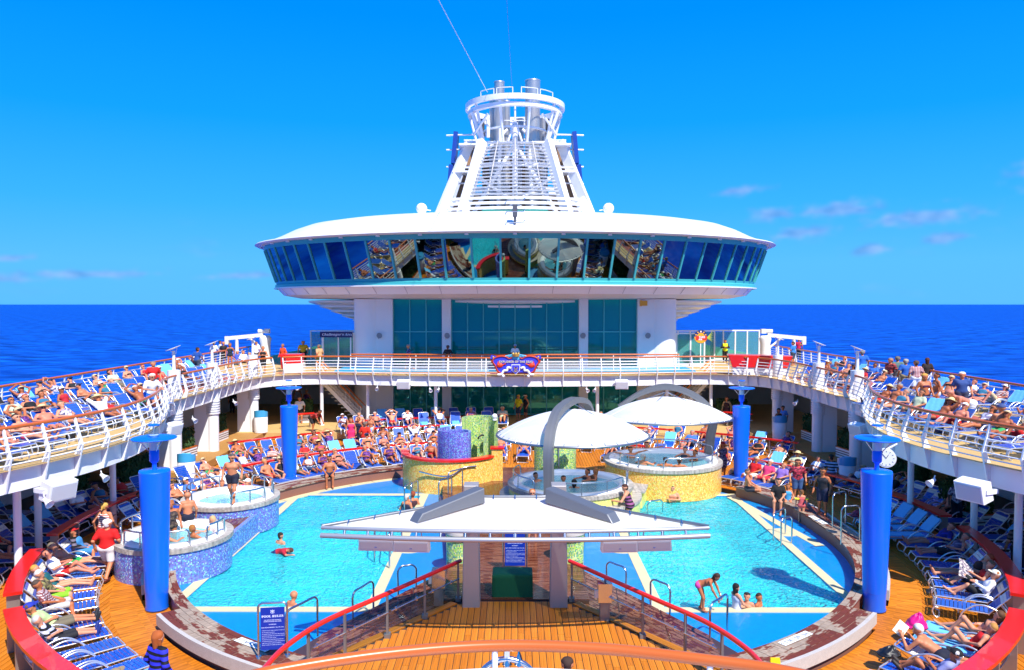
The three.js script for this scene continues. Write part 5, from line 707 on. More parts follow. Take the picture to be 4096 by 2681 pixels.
// the two near arcs, person by person
const nearSeat = (a, r, label, group, deg = 48) => { const pos = P(r - 0.3, a, 0), turn = (a + 180) * RAD; lounger(pos, turn, label, group, deg, true, true).scale.setScalar(0.94); return [pos, turn]; };
const GL = 'loungers along the wide red rail on the blue tub side', GR = 'loungers along the wide red rail on the clock side';
const nearL = [[-79.5, 'lounger of the person in the red cap', 'chair', '0 long:#5a3a22 cap:#c01010 longsleeve:#6f6678~s dress:#3b86c4', 'person in red cap and striped cardigan with a blue towel on the lap'], [-75, 'lounger of the bather in green trunks', 'recline', '2 short:#6e6355 trunks:#149a4a', 'person with bare chest and green trunks beside the red rail', 1.2], [-71, 'towel-draped lounger of the bald reader', 'read', '4 tee:white trunks:#b31414', 'bald person in white polo and red shorts reading', 1.12], [-66.5, 'lounger of the person in the teal swimsuit', 'recline', '2 short:#c08d3e swimsuit:#0d5a60', 'blonde person in a teal swimsuit stretched out on a lounger', 1.12], [-63, 'lounger of the person in lime shorts', 'chair', '2 short:#d6d3cf tee:#8f8a52~f shorts:#7fc022', 'grey-haired person in floral blouse and lime shorts', 1.1], [-59.5, 'lounger of the person in the checked shirt', 'chair', '1 short:#4a3a30 tee:#c9bfc4~p shorts:#b9b4ae shoes:#e8e8ea', 'person in checked shirt, grey shorts and white trainers', 1.15], [-54, 'lounger of the person in the blue and white cap', 'recline', '0 short:#57402c cap:#1d2f9c sunglasses:x tee:#b9cf8e shorts:#6d6450 shoes:#22252c', 'person in blue and white cap with pale green shirt and black clogs', 1.15], [-50, 'lounger of the grey-haired person with a navy wrap', 'recline', '2 short:#b9b6b2 tee:#c9cbe0~s shorts:#1a1a20 shoes:#1c2f7a', 'grey-haired person in striped top and blue clogs'], [-33, 'lounger of the person in the tan cap', 'read', '1 short:#4b382a cap:#8f7a5e sunglasses:x tee:#2d6a62 trunks:#3a86c8', 'person in tan cap and green shirt at the very bottom', 1.1]];
for (const [a, l, pose, spec, label, wide] of nearL) { const [p, t] = nearSeat(a, 14.45, 'blue strap ' + l, GL); person(p, t, pose, spec, label, 'sunbathers along the wide red rail', { wide: (wide ?? 1) * 1.02, scale: 0.96 }); }
[-46.3, -43, -39.7, -36.4].forEach((a, i) => { const [p, t] = nearSeat(a, 14.4, `${ORD[i]} empty flat cream-banded lounger, counted towards the striped jumper`, GL, 16); if (i === 3) towel(p, t, 'crumpled pale blue towel on the empty lounger by the striped jumper', 16, 'seat'); });
const nearR = [[84, 'shaded lounger of the person in the blue floral shirt', 'recline', '4 short:#4a382c tee:#1c2aa0~f trunks:#4a52b0~f', 'person in blue floral shirt and shorts lying in the shade', 1.15], [79.5, 'shaded lounger of the person in black trousers', 'recline', '4 short:#6a5a4c tank:#7a7690~f shorts:#17141a', 'person in patterned top and black shorts lying in the shade', 1.1], [71, 'lounger of the redhead in brown', 'recline', '2 long:#b5461a swimsuit:#3a1d16', 'red-haired person in a brown swimsuit lying by the red rail', 1.15], [67.5, 'lounger of the person reading a newspaper', 'read', '2 short:#7a5a3a tank:#b01010 shorts:#141416 shoes:#241a16', 'person in black shorts holding a striped newspaper'], [64, 'lounger of the person in the white cardigan', 'read', '2 short:#a5602c cap:#d9d6c2 longsleeve:#e6e6ea shorts:#17181c', 'person in cream cap and white cardigan sitting up'], [52, 'towel-covered lounger of the person in the black bikini', 'knees', '2 long:#5a3a20 bikini_top:#101014 briefs:#101014', 'person in black bikini with knee raised, holding a hat'], [48.3, 'towel-covered lounger of the person in the red swimsuit', 'knees', '2 short:#b5813c swimsuit:#c40f14', 'person in red swimsuit with knee raised near the pink bag'], [39.5, 'lounger of the person in the black cap', 'read', '1 short:#c9c7c2 cap:#101014 tee:#8f93c4 trunks:#232a5c shoes:#2c221c', 'person in black cap and lilac shirt holding a phone', 1.1]];
for (const [a, l, pose, spec, label, wide] of nearR) { const [p, t] = nearSeat(a, 14.45, 'blue strap ' + l, GR); if (a < 53 && a > 45) towel(p, t, `pale blue towel under the ${a > 50 ? 'black bikini' : 'red swimsuit'} sunbather`, 48, 'seat'); person(p, t, pose, spec, label, 'sunbathers along the wide red rail', { wide: (wide ?? 1) * 1.02, scale: 0.96 }); }
nearSeat(75.3, 14.45, 'empty lounger between the shaded pair and the redhead', GR); nearSeat(35.6, 14.4, 'empty lounger at the bottom on the clock side', GR, 16); nearSeat(60.6, 14.45, 'empty lounger at the end of the rail by the cream cap', GR);
{ const t = 43.8 * RAD + Math.PI * 2, q = P(13.55, 43.8, 0); lounger(q, t, 'flat lounger under the bather reading face down', GR, 12, true, true); person(q, t, 'propped', '0 short:#cfcdc9 trunks:#14182c', 'white-haired person in dark trunks propped face down with a book', 'sunbathers along the wide red rail', { wide: 1.1 }); }
{ const o = tag(obj('open_book', [B(0.17, 0.012, 0.24, -0.085, 0, 0, 0, 0, 0.15), B(0.17, 0.012, 0.24, 0.085, 0, 0, 0, 0, -0.15)], mat([0.82, 0.78, 0.6], 0.8)), 'cream paperback held by the reader lying face down', 'book'); o.position.copy(P(12.85, 43.8, 0.83)); o.rotation.set(0.9, 43.8 * RAD, 0); }
// upper deck: rows facing inwards
function deckRow(name, from, x, D0_, D1_, step, s, occ) {
  let i = 0; for (let D = D0_; D < D1_; D += step, i++) {
    const pos = v3(s * (x + (rnd() - 0.5) * 0.6), UP, -D), turn = s < 0 ? Math.PI / 2 - 0.35 + (rnd() - 0.5) * 0.6 : -Math.PI / 2 + 0.35 + (rnd() - 0.5) * 0.6, full = rnd() < occ, deg = full && rnd() < 0.15 ? 12 : 48, place = `${ORD[i]} from ${from} in ${name}`;
    if (rnd() < 0.14) tote(pos, turn, place);
    lounger(pos, turn, `${full ? '' : 'empty '}blue strap lounger, ${place}`, 'loungers in ' + name, deg, false);
    if (full) occupant(pos, turn, place, 'sunbathers in ' + name, deg); else if (rnd() < 0.3) towel(pos, turn, `pale blue towel on the lounger, ${place}`, deg, 'back');
  }
}
deckRow('tub-side inner balcony', 'picture edge', 15.4, 20.9, 33, 0.98, -1, 0.7);
deckRow('tub-side seaward balcony', 'picture edge', 20.1, 29.5, 50, 1.0, -1, 0.6);
deckRow('tub-side middle balcony', 'picture edge', 18.1, 25.5, 46, 1.05, -1, 0.62);
deckRow('clock-side inner balcony', 'picture edge', 15.4, 20.9, 33, 0.98, 1, 0.62);
deckRow('clock-side seaward balcony', 'picture edge', 20.1, 29.5, 50, 1.0, 1, 0.6);
deckRow('clock-side middle balcony', 'picture edge', 18.2, 37, 48, 1.05, 1, 0.65);

// ---------- people on their feet, in the water and on the rim ----------
const G1 = 'people standing on the upper deck', G2 = 'bathers in the water', G3 = 'people walking round the pool';
const at = (px, py, h, dy = 0) => { const p = V(px, py, h); p.y += dy; return p; };
[ // px, py, floor height, lift, turn, pose, spec, label, group, options
  [250, 1346, 0, 0, 3.2, 'walk', '0 short:#d8d6d2 tee:#c80a0a shorts:#dedbd8 shoes:#5a1c10', 'white-haired person in red polo and white shorts walking past the blue hot tub', G3, { wide: 1.25, scale: 1.03 }],
  [243, 1292, 0, 0, 3.1, 'walk', '0 bun:#c79a48 tank:#e8d8d0~w shorts:#8a2a2a', 'blonde person in pink striped top walking ahead of the red polo', G3, { wide: 1.1 }],
  [370, 1668, 0, 0, 2.6, 'stand', '2 long:#a8541c longsleeve:#2a2fd0~s trousers:#14141a', 'auburn-haired person in blue and black striped jumper at the bottom', G3, { wide: 1.1 }],
  [541, 1166, 1.1, 0, 0.1, 'walk', '0 short:#4a4440 trunks:#141a30 sunglasses:x', 'person in dark trunks stepping out of the blue hot tub', G2, { wide: 1.2 }],
  [397, 1238, 0.92, -0.7, 0.7, 'stand', '1 short:#9a5a2a swimsuit:#6a5a48~f', 'person in leopard print swimsuit standing in the blue hot tub', G2, { wide: 1.1 }], [437, 1222, 0.92, -0.62, -2.6, 'stand', '0 trunks:#171a34', 'bald person in navy trunks standing with back turned in the blue hot tub', G2],
  [390, 1255, 0.92, -0.88, 2.8, 'soak', '0 long:#5a3018 swimsuit:#303040', 'brown-haired bather seated at the edge of the blue hot tub', G2], [455, 1248, 0.92, -0.88, 2.6, 'soak', '1 short:#a0662a swimsuit:#203040', 'bather with fair hair leaning on the rim of the blue hot tub', G2], [486, 1228, 0.92, -0.88, -1.6, 'soak', '2 short:#c0a070 swimsuit:#303848', 'blond bather resting an arm in the blue hot tub', G2],
  [478, 1150, 0.92, -0.88, 1.2, 'soak', '2 short:#d8d6d4', 'white-haired bather in the tub below the bather stepping out', G2], [515, 1142, 0.92, -0.88, 0.2, 'spread', '0 short:#6a2c18 swimsuit:#5a4a9a', 'red-haired bather behind the one stepping out of the tub', G2], [570, 1138, 0.92, -0.88, -0.8, 'spread', '2 cap:white', 'bather in white cap at the rim of the far blue tub', G2],
  [680, 1408, -0.05, -1.32, 2.4, 'lean', '0', 'bald swimmer raising a hand near the front edge of the pool', G2], [652, 1262, -0.05, -1.3, 2.6, 'stand', '2 short:#241a14 trunks:#b01818', 'dark-haired child standing in the pool with arms out', G2, { scale: 0.95 }], [650, 1284, -0.05, 0, -2.0, 'swim', '2 short:#5a2a1c tee:#b01c30 trunks:#1c2a60', 'child in red swim shirt swimming on the surface', G2, { scale: 0.8 }],
  [945, 1184, -0.05, -1.15, 2.8, 'stand', '0 short:#b9b7b2 swimsuit:#20243c', 'grey-haired bather by the pool ladder', G2], [960, 1176, -0.05, -1.15, -2.6, 'stand', '0 short:#8a3a1c swimsuit:#40202c', 'red-haired bather at the cream corner of the pool', G2],
  [1563, 1166, -0.05, -1.05, -0.3, 'fold', '2 short:#3a1c10', 'bare-chested bather standing before the yellow mosaic wall', G2, { wide: 1.15 }],
  [1633, 1420, -0.02, 0, 1.0, 'bend', '1 long:#3a1c10 bikini_top:#e04a7a briefs:#e04a9a', 'child in pink bikini bending over the water', G2, { scale: 0.8 }], [1712, 1413, -0.02, -0.5, 1.9, 'sit', '2 long:#1c120c swimsuit:#c4c8d8', 'dark-haired child in pale swimsuit sitting on the cream edge', G2, { scale: 0.86 }],
  [1736, 1408, -0.05, -1.12, -0.5, 'stand', '2 short:#1c120c', 'boy with head above water next to the pale swimsuit', G2, { scale: 0.85 }], [1763, 1407, -0.05, -1.15, 0.9, 'stand', '1 short:#2c1810', 'boy in the water furthest along the cream edge', G2, { scale: 0.85 }],
  [1250, 1118, 0.95, -0.95, 0.9, 'soak', '0 short:#1c1410 trunks:#c01818', 'bather in red in the tub under the arched shade', G2], [1310, 1118, 0.95, -1.1, 0, 'soak', '1 short:#2c1c12', 'bather low in the middle of the tub under the arched shade', G2], [1360, 1112, 0.95, -0.9, -1.0, 'soak', '1 bun:#1c120c swimsuit:#141820', 'bather with dark bun in the tub under the arched shade', G2], [1378, 1112, 0.95, -0.85, -1.4, 'soak', '1 long:#a0602a swimsuit:#4a2c1c', 'bather with auburn hair in the tub under the arched shade', G2], [1335, 1130, 0.95, -1.0, 3.0, 'soak', '1 long:#17110c swimsuit:#141820', 'dark-haired bather with back turned in the tub under the arched shade', G2],
  [1468, 1064, 1.15, -0.8, 0.3, 'spread', '0 short:#2c1c14', 'first bare-chested bather by the steps of the yellow hot tub', G2, { wide: 1.15 }], [1505, 1052, 1.15, -0.8, 0.1, 'spread', '0 short:#3a2418', 'bare-chested bather at the back of the yellow hot tub', G2, { wide: 1.15 }], [1498, 1078, 1.15, -0.85, 2.5, 'soak', '0 short:#b5a99c', 'bald bather with back turned in the yellow hot tub', G2, { wide: 1.15 }], [1546, 1082, 1.15, -0.9, 3.0, 'soak', '1 bun:#1c140e bikini_top:#202838', 'bather with dark bun at the front of the yellow hot tub', G2], [1578, 1084, 1.15, -0.9, 3.1, 'soak', '1 short:#2c1c14 bikini_top:#3a86c8', 'bather in striped bikini at the front of the yellow hot tub', G2], [1590, 1062, 1.15, -0.85, -0.6, 'soak', '2 short:#4a3018 swimsuit:#2c3848', 'curly-haired bather on the far side of the yellow hot tub', G2], [1610, 1068, 1.15, -0.85, -1.2, 'soak', '1 bun:#3a2418 swimsuit:#2c2830', 'last bather beside the shade post in the yellow hot tub', G2],
  [1455, 1218, -0.1, -0.2, -1.9, 'lean', '2 short:#3a1810 swimsuit:#8a4a78~s briefs:#17141c', 'person in purple striped swimsuit leaning on the lime tub', G2, { wide: 1.2 }], [1237, 1257, 0.35, 0, 0.1, 'stand', '2 bun:#a5602c sunglasses:x tank:#131318 shorts:#1c1c22', 'blonde person in black top standing behind the canopy', G3],
  [766, 1108, 0.43, -0.42, 0.25, 'sit', '1 short:#2c1c14 sunglasses:x trunks:#191f3c', 'tanned person in dark trunks sitting on the rim above the far corner', G3, { wide: 1.1 }],
  [816, 1042, 0, 0, 0.3, 'stand', '0 long:#7a4a28 dress:#e02a6a', 'person in a bright pink dress among the rows', G3], [834, 1040, 0, 0, -0.4, 'stand', '1 bun:#3a2a20 dress:#2c3252~f', 'person in a dark patterned dress beside the pink dress', G3], [849, 1054, 0, 0, 2.9, 'stand', '1 short:#6a5a50 tee:#e02a14 shorts:#b01a10', 'person in orange-red shirt seen from behind among the rows', G3, { wide: 1.15 }], [862, 1034, 0, 0, -0.5, 'stand', '0 short:#5a4030 trunks:#a8c4d8', 'bare-chested person talking beside the red shirt', G3],
  [697, 984, 0.4, 0, 0.2, 'stand', '0 short:#6a5a4c tee:#e6e4de trunks:#14141a', 'person in open white shirt walking out of the shade', G3, { wide: 1.15 }], [728, 1003, 0.4, 0, 1.2, 'bend', '1 short:#3a2014 tee:#b8342a~f shorts:#17171b', 'person in floral top bending over by the red rail', G3, { wide: 1.1 }], [692, 954, 0.4, 0, 0.1, 'stand', '0 short:#8a6a44 dress:#a8a2b4', 'person in pale dress in the shade under the cross balcony', G3], [713, 962, 0.4, 0, 0, 'stand', '0 short:#6a4a34 dress:#5a2a6a', 'person in purple wrap in the shade under the cross balcony', G3], [540, 962, 0.4, 0, 0.6, 'stand', '0 short:#4a3024 tee:#15151a trousers:#15151a', 'person in black standing in the shade between the columns', G3], [1205, 978, 0.4, 0, -0.6, 'stand', '0 long:#dcae3e sunglasses:x tee:#d8c810 shorts:#303848', 'blonde person in yellow top behind the arched shade', G3], [1222, 976, 0.4, 0, -1.0, 'stand', '0 short:#6a5a50 visor:white tank:#22222a shorts:#303038', 'person in dark top with headband next to the yellow top', G3], [1689, 984, 0.4, 0, -0.6, 'walk', '0 short:#6a3a1c longsleeve:#b99a72 dress:#3a1a22', 'person in beige cardigan walking under the cross balcony', G3],
  [1679, 1112, 0, 0, 0.2, 'stand', '1 long:#3a2014 cap:#c01010 dress:#7a7890~f', 'person in red cap and grey patterned dress by the yellow hot tub', G3], [1738, 1140, 0.43, -0.45, 1.3, 'sit', '0 short:#5a4a40 sunglasses:x trunks:#33343c', 'bare-chested person sitting on the rim against the far pillar', G3, { wide: 1.1 }], [1809, 1165, 0.43, -0.45, -0.4, 'sit', '2 short:#1c1410 tee:#131317 shorts:#17171c', 'person in black shirt sitting on the rim with feet in the water', G3], [1831, 1162, 0.43, -0.45, -0.3, 'sit', '0 long:#6a4020 swimsuit:#3a9ad8', 'child with blue towel sitting on the rim', G3, { scale: 0.8 }], [1853, 1165, 0.1, 0, -0.2, 'stand', '0 long:#4a2014 sunglasses:x tee:#c83a50~f shorts:#3a5a8c', 'person in pink tropical shirt and denim shorts by the rim', G3, { wide: 1.15 }], [1911, 1196, 0.43, 0, -0.7, 'stand', '1 short:#141010 sunglasses:x tank:#191a24 shorts:#161d3c', 'person in dark sleeveless shirt standing barefoot on the rim', G3, { wide: 1.1 }], [1862, 1215, -0.02, 0, 2.9, 'stand', '2 bun:#6a4424 swimsuit:#d86a70~w', 'child in striped swimsuit with yellow arm bands on the shelf', G2, { scale: 0.72 }], [1931, 1150, 0, 0, 2.6, 'walk', '1 short:#2a201a tee:#8fb0d0~s shorts:#2a3a5a', 'person in blue and white striped shirt behind the dark shirt', G3], [1809, 1018, 0.4, 0, 0.4, 'stand', '1 long:#140e0a tank:#121216 dress:#121216', 'long-haired person in black by the white column', G3], [1819, 1010, 0.4, 0, -0.6, 'stand', '1 short:#1c1410 tee:#5a8ad0 shorts:#3a5a9a', 'person in blue shirt standing behind the one in black', G3], [2223, 1224, 0, 0, -0.4, 'stand', 'd cap:#d8d6dc tee:#b8b4c0~f trousers:#0e1020', 'attendant in tropical shirt and white cap in the shade', G3], [2368, 1345, 0, 0, 2.9, 'stand', '0 cap:#6a5a40 tee:#4a4440~s trousers:#14141c', 'person in striped shirt at the picture edge in the shade', G3, { wide: 1.2 }], [1318, 1756, 0.35, 0, 3.1, 'stand', '0 short:#3a2418 tee:#3a3a44 shorts:#22242c', 'curly-haired person whose head shows at the bottom of the stage', G3],
  [354, 968, UP, 0, 0.9, 'lean', '2 short:#cfcdca sunglasses:x tee:#eceaea trunks:#1c6ad0', 'person in white slogan shirt leaning on the inner rail', G1, { wide: 1.2 }], [357, 925, UP, 0, 0.8, 'stand', '0 short:#7a6a5c tee:#d01414 shorts:#3a3f4c', 'person in red shirt behind the white slogan shirt', G1, { wide: 1.2 }], [459, 872, UP, 0, 2.9, 'walk', '1 short:#2a1c14 tee:#1c4a94 shorts:#3a4454', 'person in navy tee strolling along the balcony', G1, { wide: 1.15 }], [498, 850, UP, 0, -2.5, 'stand', '0 short:#3a2a20 tee:#dfe6ea shorts:#3a5a8a', 'person in pale striped shirt in the group by the column', G1], [512, 846, UP, 0, 2.2, 'stand', '0 short:#1c1610 tee:#f0f0f0 trousers:#16161c', 'person in white top and black trousers in the group by the column', G1], [520, 850, UP, 0, 0.6, 'stand', '0 tee:#15151a shorts:#22222a', 'bald person in black in the group by the column', G1], [535, 856, UP, 0, 0.3, 'stand', '1 long:#8a5a30 swimsuit:#223a4a~f', 'person in dark floral swimsuit in the group by the column', G1], [552, 848, UP, -0.2, 0.2, 'chair', '0 short:#c9c6c0 tee:#3a52c0 trousers:#6a8ab8', 'seated person in blue shirt in the group by the column', G1], [566, 852, UP, -0.1, 0.4, 'chair', '0 long:#5a3418 longsleeve:#e8e8ee trunks:#202028', 'seated person in white jacket in the group by the column', G1], [581, 858, UP, -0.1, 0.5, 'chair', '0 short:#9a9894 tee:#a8a4a8 shorts:#3a4a7a', 'seated person in grey shirt in the group by the column', G1], [596, 850, UP, 0, 0.3, 'stand', '0 short:#4a3424 sunglasses:x tee:#eceaf0 shorts:#3a3a44', 'person in white polo behind the cross balcony corner', G1], [612, 868, UP, 0, 0.2, 'fold', '0 short:#b0702c tank:#141418 shorts:#19191f', 'person in black vest shading the eyes at the corner', G1], [658, 858, UP, 0, -0.5, 'stand', '1 short:#6a6058 longsleeve:#e04a12 trousers:#c81414', 'person in orange top and red trousers on the cross balcony', G1],
  [705, 847, UP, 0, 0.1, 'stand', '0 short:#8a7a6c tee:#d0a41a trousers:#121216 shoes:#121216', 'person in yellow shirt and black trousers in the tower shade', G1, { wide: 1.3 }], [743, 861, UP, 0, -2.2, 'walk', '0 short:#6a5c50 tee:#c99a6a shorts:#5a6a44 shoes:#c8c8cc', 'person in tan shirt and olive shorts on the cross balcony', G1, { wide: 1.15 }], [951, 861, UP, 0, -1.5, 'walk', '0 short:#a89c90 tee:#6a7aa8~f shorts:#2a3a7a', 'person in blue patterned shirt walking before the tower glass', G1, { wide: 1.1 }], [1041, 862, UP, 0, 0.1, 'lean', 'd bun:#100c0a tee:#3a3432~f trousers:#141318', 'dark-haired person leaning on the rail of the cross balcony', G1], [1197, 858, UP, 0, 0.1, 'lean', '0 cap:#8ab4dc tee:#eef0f4 shorts:#3a4a6a', 'person in pale blue cap standing above the ship sign', G1], [1214, 850, UP, 0, -0.4, 'stand', '1 short:#17110e tee:#5a4a5c~f trousers:#22202a', 'person in dark patterned top beside the pale blue cap', G1], [1685, 843, UP, 0, -0.1, 'fold', '1 short:#14100e longsleeve:#16181c vest:#d8e010 trousers:#131419', 'crew member in yellow safety vest by the sunlit crane', G1],
  [1856, 838, UP, 0, 2.6, 'stand', '1 short:#b5662c tee:#c81448 trousers:#20242e', 'person in red top with blue backpack at the seaward rail', G1], [1843, 850, UP, 0, -2.3, 'fold', '0 short:#241c18 tee:#2a7ad0 shorts:#3a4a5c', 'person in blue shirt taking a photo beside the red box', G1, { wide: 1.2 }], [2003, 884, UP, 0, 2.9, 'stand', '0 short:#7a746c tee:#1c62c0 trousers:#2a5aa0', 'person in blue polo and blue trousers with back turned', G1, { wide: 1.3 }], [2069, 912, UP, 0, -1.2, 'stand', '0 short:#8a7c70 tee:#c04a44~f shorts:#8a8478', 'person in red and white floral shirt in the group looking seawards', G1, { wide: 1.25 }], [2085, 906, UP, 0, 2.7, 'stand', '0 short:#6a625a tee:#5f7a72 shorts:#b09a74', 'person in grey-green shirt in the group looking seawards', G1, { wide: 1.2 }], [2104, 916, UP, 0, 3.0, 'stand', '1 short:#9a9488 tee:#1a5ab0 shorts:#a89468', 'person in blue tee and khaki shorts in the group looking seawards', G1, { wide: 1.2 }], [2128, 922, UP, 0, 3.1, 'stand', '1 short:#4a3a30 tee:#e6cccc~p shorts:#f0f0f0', 'person in pink checked shirt and white shorts in the group', G1, { wide: 1.2 }], [2154, 912, UP, 0, 2.9, 'stand', '2 long:#4a2012 tee:#2c1c18 shorts:#e6e6ee', 'brown-haired person in dark top and white shorts in the group', G1], [2147, 972, UP, 0, 0.1, 'stand', '1 long:#c8963c bikini_top:#4a1444 briefs:#2c0f34', 'blonde person in purple bikini standing on the balcony', G1, { wide: 1.15 }], [2175, 968, UP, 0, -1.6, 'stand', '1 bun:#2a160e bikini_top:#dfe0ea briefs:#c9ccd8', 'tanned person in white bikini on the balcony', G1], [2234, 965, UP, 0, -0.3, 'stand', '0 short:#d8d6d4 tee:#2c4a88 shorts:#39415c', 'white-haired person in navy polo on the balcony', G1, { wide: 1.25 }], [2243, 997, UP, 0, -1.4, 'bend', '4 trunks:#dfe6ee', 'bald sunburnt person in white shorts bending over', G1, { wide: 1.3, scale: 1.05 }], [2325, 1030, UP, -0.1, 2.9, 'sit', '0 cap:#3a4a78 trunks:#b8c4dc', 'person in blue cap sitting with a bare back to the camera', G1, { wide: 1.15 }],
].forEach(([px, py, h, dy, turn, pose, spec, label, group, opt]) => person(at(px, py, h, dy), turn, pose, spec, label, group, opt));
// seated front row beside the far pillar
[[131, 'white', 'tee:#e4e0d6 shorts:#8a7a5c', '2 short:#5a4030', 'white shirt'], [128, '', 'tee:#c00a10 shorts:#e0ddd6', '1 short:#b9a98c sunglasses:x', 'red shirt'], [125, '', 'tee:#d83a70 shorts:#c02a3a', '2 short:#dedcd8', 'pink shirt'], [122, '', 'tee:#8a6ac0 shorts:#20242c', '2 short:#a5662c', 'purple shirt']].forEach(([a, , cl, head, word], i) => { const p = P(14.0, a, 0), t = (a + 180) * RAD; lounger(p, t, `blue lounger under the seated person in the ${word}`, 'front seats by the far pillar', 60); person(p, t, 'chair', `${head} ${cl} shoes:#e6e6ea`, `person in ${word} sitting in the front seats by the far pillar`, 'people in the front seats', { wide: 1.12 }); });

// ---------- fittings ----------
function boxSpeaker(label, pos, turn, s = 1, pitch = 0.25) { const t = thing('box_speaker', label, 'loudspeaker', pos, turn, 'white loudspeakers on the balcony fascia'); t.scale.setScalar(s); const c = obj('cabinet', [new THREE.ExtrudeGeometry(new THREE.Shape([[-0.5, -0.32], [0.5, -0.32], [0.5, 0.32], [-0.5, 0.32]].map((p) => new THREE.Vector2(...p))), { depth: 0.5, bevelEnabled: true, bevelSize: 0.03, bevelThickness: 0.03, bevelSegments: 2 }).translate(0, 0, -0.3)], WHITE, t); c.rotation.x = pitch; const g = obj('grille', B(0.92, 0.56, 0.02, 0, 0, 0.235), mat([0.6, 0.6, 0.63], 0.7), t); g.rotation.x = pitch; obj('bracket', [B(0.04, 0.16, 0.6, -0.56, 0.05, -0.25), B(0.04, 0.16, 0.6, 0.56, 0.05, -0.25), B(1.16, 0.16, 0.04, 0, 0.05, -0.55), C(0.05, 0.05, 0.06, -0.58, 0, 0).rotateZ(0)], WHITE, t); }
boxSpeaker('big white loudspeaker under the balcony rail of the leaning white shirt', v3(-12.75, 3.1, -21.6), 1.15, 0.78); boxSpeaker('big white loudspeaker under the balcony rail beside the clock', v3(12.75, 3.1, -21.6), -1.15, 0.78); boxSpeaker('white loudspeaker at the balcony bend by the hedges', v3(-14.2, 3.1, -32.2), 1.3, 0.7); boxSpeaker('white loudspeaker at the balcony bend by the litter bin', v3(14.2, 3.1, -32.2), -1.3, 0.7); boxSpeaker('white loudspeaker hanging from the cross balcony on the shower side', v3(-7.0, 3.25, -48.8), 0, 0.75); boxSpeaker('white loudspeaker hanging from the cross balcony over the oval shade', v3(6.7, 3.25, -48.8), 0, 0.75);
function flood(label, pos, turn) { const t = thing('flood_lamp', label, 'lamp', pos, turn, 'white spot lamps under the balconies'); t.scale.setScalar(0.7); obj('bell', lathe([[0.07, -0.16], [0.09, 0], [0.17, 0.2], [0.175, 0.22], [0.15, 0.2], [0.02, 0.08]], 20).rotateX(Math.PI / 2 + 0.5), WHITE, t); obj('stem', bar([0, 0, -0.05], [0, 0.25, -0.15], 0.025), WHITE, t); }
[[-13.9, 3.0, -49.4, 0.7, 'beside the far blue pillar'], [14.2, 3.0, -49.4, -0.7, 'beside the sunlit cross balcony corner'], [-15.4, 2.9, -42.6, 1.2, 'on the middle column above the hedges'], [15.4, 2.9, -42.6, -1.2, 'on the middle column by the litter bin'], [-5.3, 2.95, -48.6, 0.4, 'paired beside the post above the shower'], [-4.8, 2.95, -48.6, -0.4, 'paired with its twin above the shower'], [4.5, 2.95, -48.6, 0.4, 'paired beside the post above the arch'], [5.0, 2.95, -48.6, -0.4, 'paired with its twin above the arch'], [-12.9, 2.9, -24.2, 1.2, 'under the balcony behind the near pillar'], [-12.7, 2.95, -20.9, 1.2, 'next to the big speaker on the blue tub side'], [-8.7, 3.0, -49, 0, 'small and single above the terrace rows'], [12.6, 2.95, -23.4, -1.2, 'next to the big speaker by the clock'], [-15, 2.9, -36.2, 1.1, 'on the nearest column above the hedges']].forEach(([x, y, z, r, w]) => flood('white spot lamp ' + w, v3(x, y, z), r));
{ const t = thing('wall_clock', 'round white double-faced clock hanging behind the near pillar', 'clock', [11.95, 3.35, -25.0], -0.35); t.scale.setScalar(0.66); obj('case', C(0.46, 0.46, 0.26, 0, 0, 0, 36).rotateX(Math.PI / 2), WHITE, t); const f = obj('face', C(0.4, 0.4, 0.02, 0, 0, 0.135, 36).rotateX(0), mat([0.88, 0.88, 0.86], 0.4), t); f.geometry = new THREE.CylinderGeometry(0.4, 0.4, 0.02, 36).rotateX(Math.PI / 2).translate(0, 0, 0.135); for (let i = 0; i < 12; i++) obj('hour_mark', B(0.025, 0.07, 0.008, 0.33 * Math.sin(i * Math.PI / 6), 0.33 * Math.cos(i * Math.PI / 6), 0.15, 0, 0, -i * Math.PI / 6), DARK, f); obj('hand', B(0.025, 0.22, 0.008, 0.05, 0.09, 0.153, 0, 0, -0.5), DARK, f); obj('hand', B(0.02, 0.32, 0.008, -0.1, 0.12, 0.158, 0, 0, 0.7), DARK, f); obj('bracket', bar([0, 0.4, 0], [0.5, 0.7, -0.1], 0.05), WHITE, t); }
function bin(label, pos) { const t = thing('litter_bin', label, 'litter bin', pos, 0, 'white litter bins with blue tops'); obj('body', lathe([[0.02, 0], [0.38, 0], [0.4, 0.05], [0.4, 1.0], [0.02, 1.0]], 32), WHITE, t); obj('top', grid(28, 4, (u, v) => { const a = u * 2 * Math.PI, r = v < 0.5 ? 0.41 : 0.41 * (1 - (v - 0.5) * 2), y = v === 0 ? 1.0 : 1.3 + 0.12 * Math.sin(a) * (r / 0.41); return [r * Math.cos(a), y, r * Math.sin(a)]; }, true), mat([0.05, 0.35, 0.65], 0.3, 0, { clearcoat: 0.5 }), t); obj('flap', B(0.4, 0.02, 0.2, 0, 1.33, 0.06, 0.2), mat([0.1, 0.5, 0.8], 0.4), t.children[1]); }
bin('blue-topped litter bin in the shade of the clock-side column', v3(15.1, 0, -35.3)); bin('blue-topped litter bin in the sun below the hedge column', v3(-15.3, 0, -36.0)); bin('blue-topped litter bin at the foot of the far column by the far blue pillar', v3(-15.6, 0.4, -47.6)); bin('blue-topped litter bin behind the person in blue shirt', v3(15.5, 0.4, -45.5));
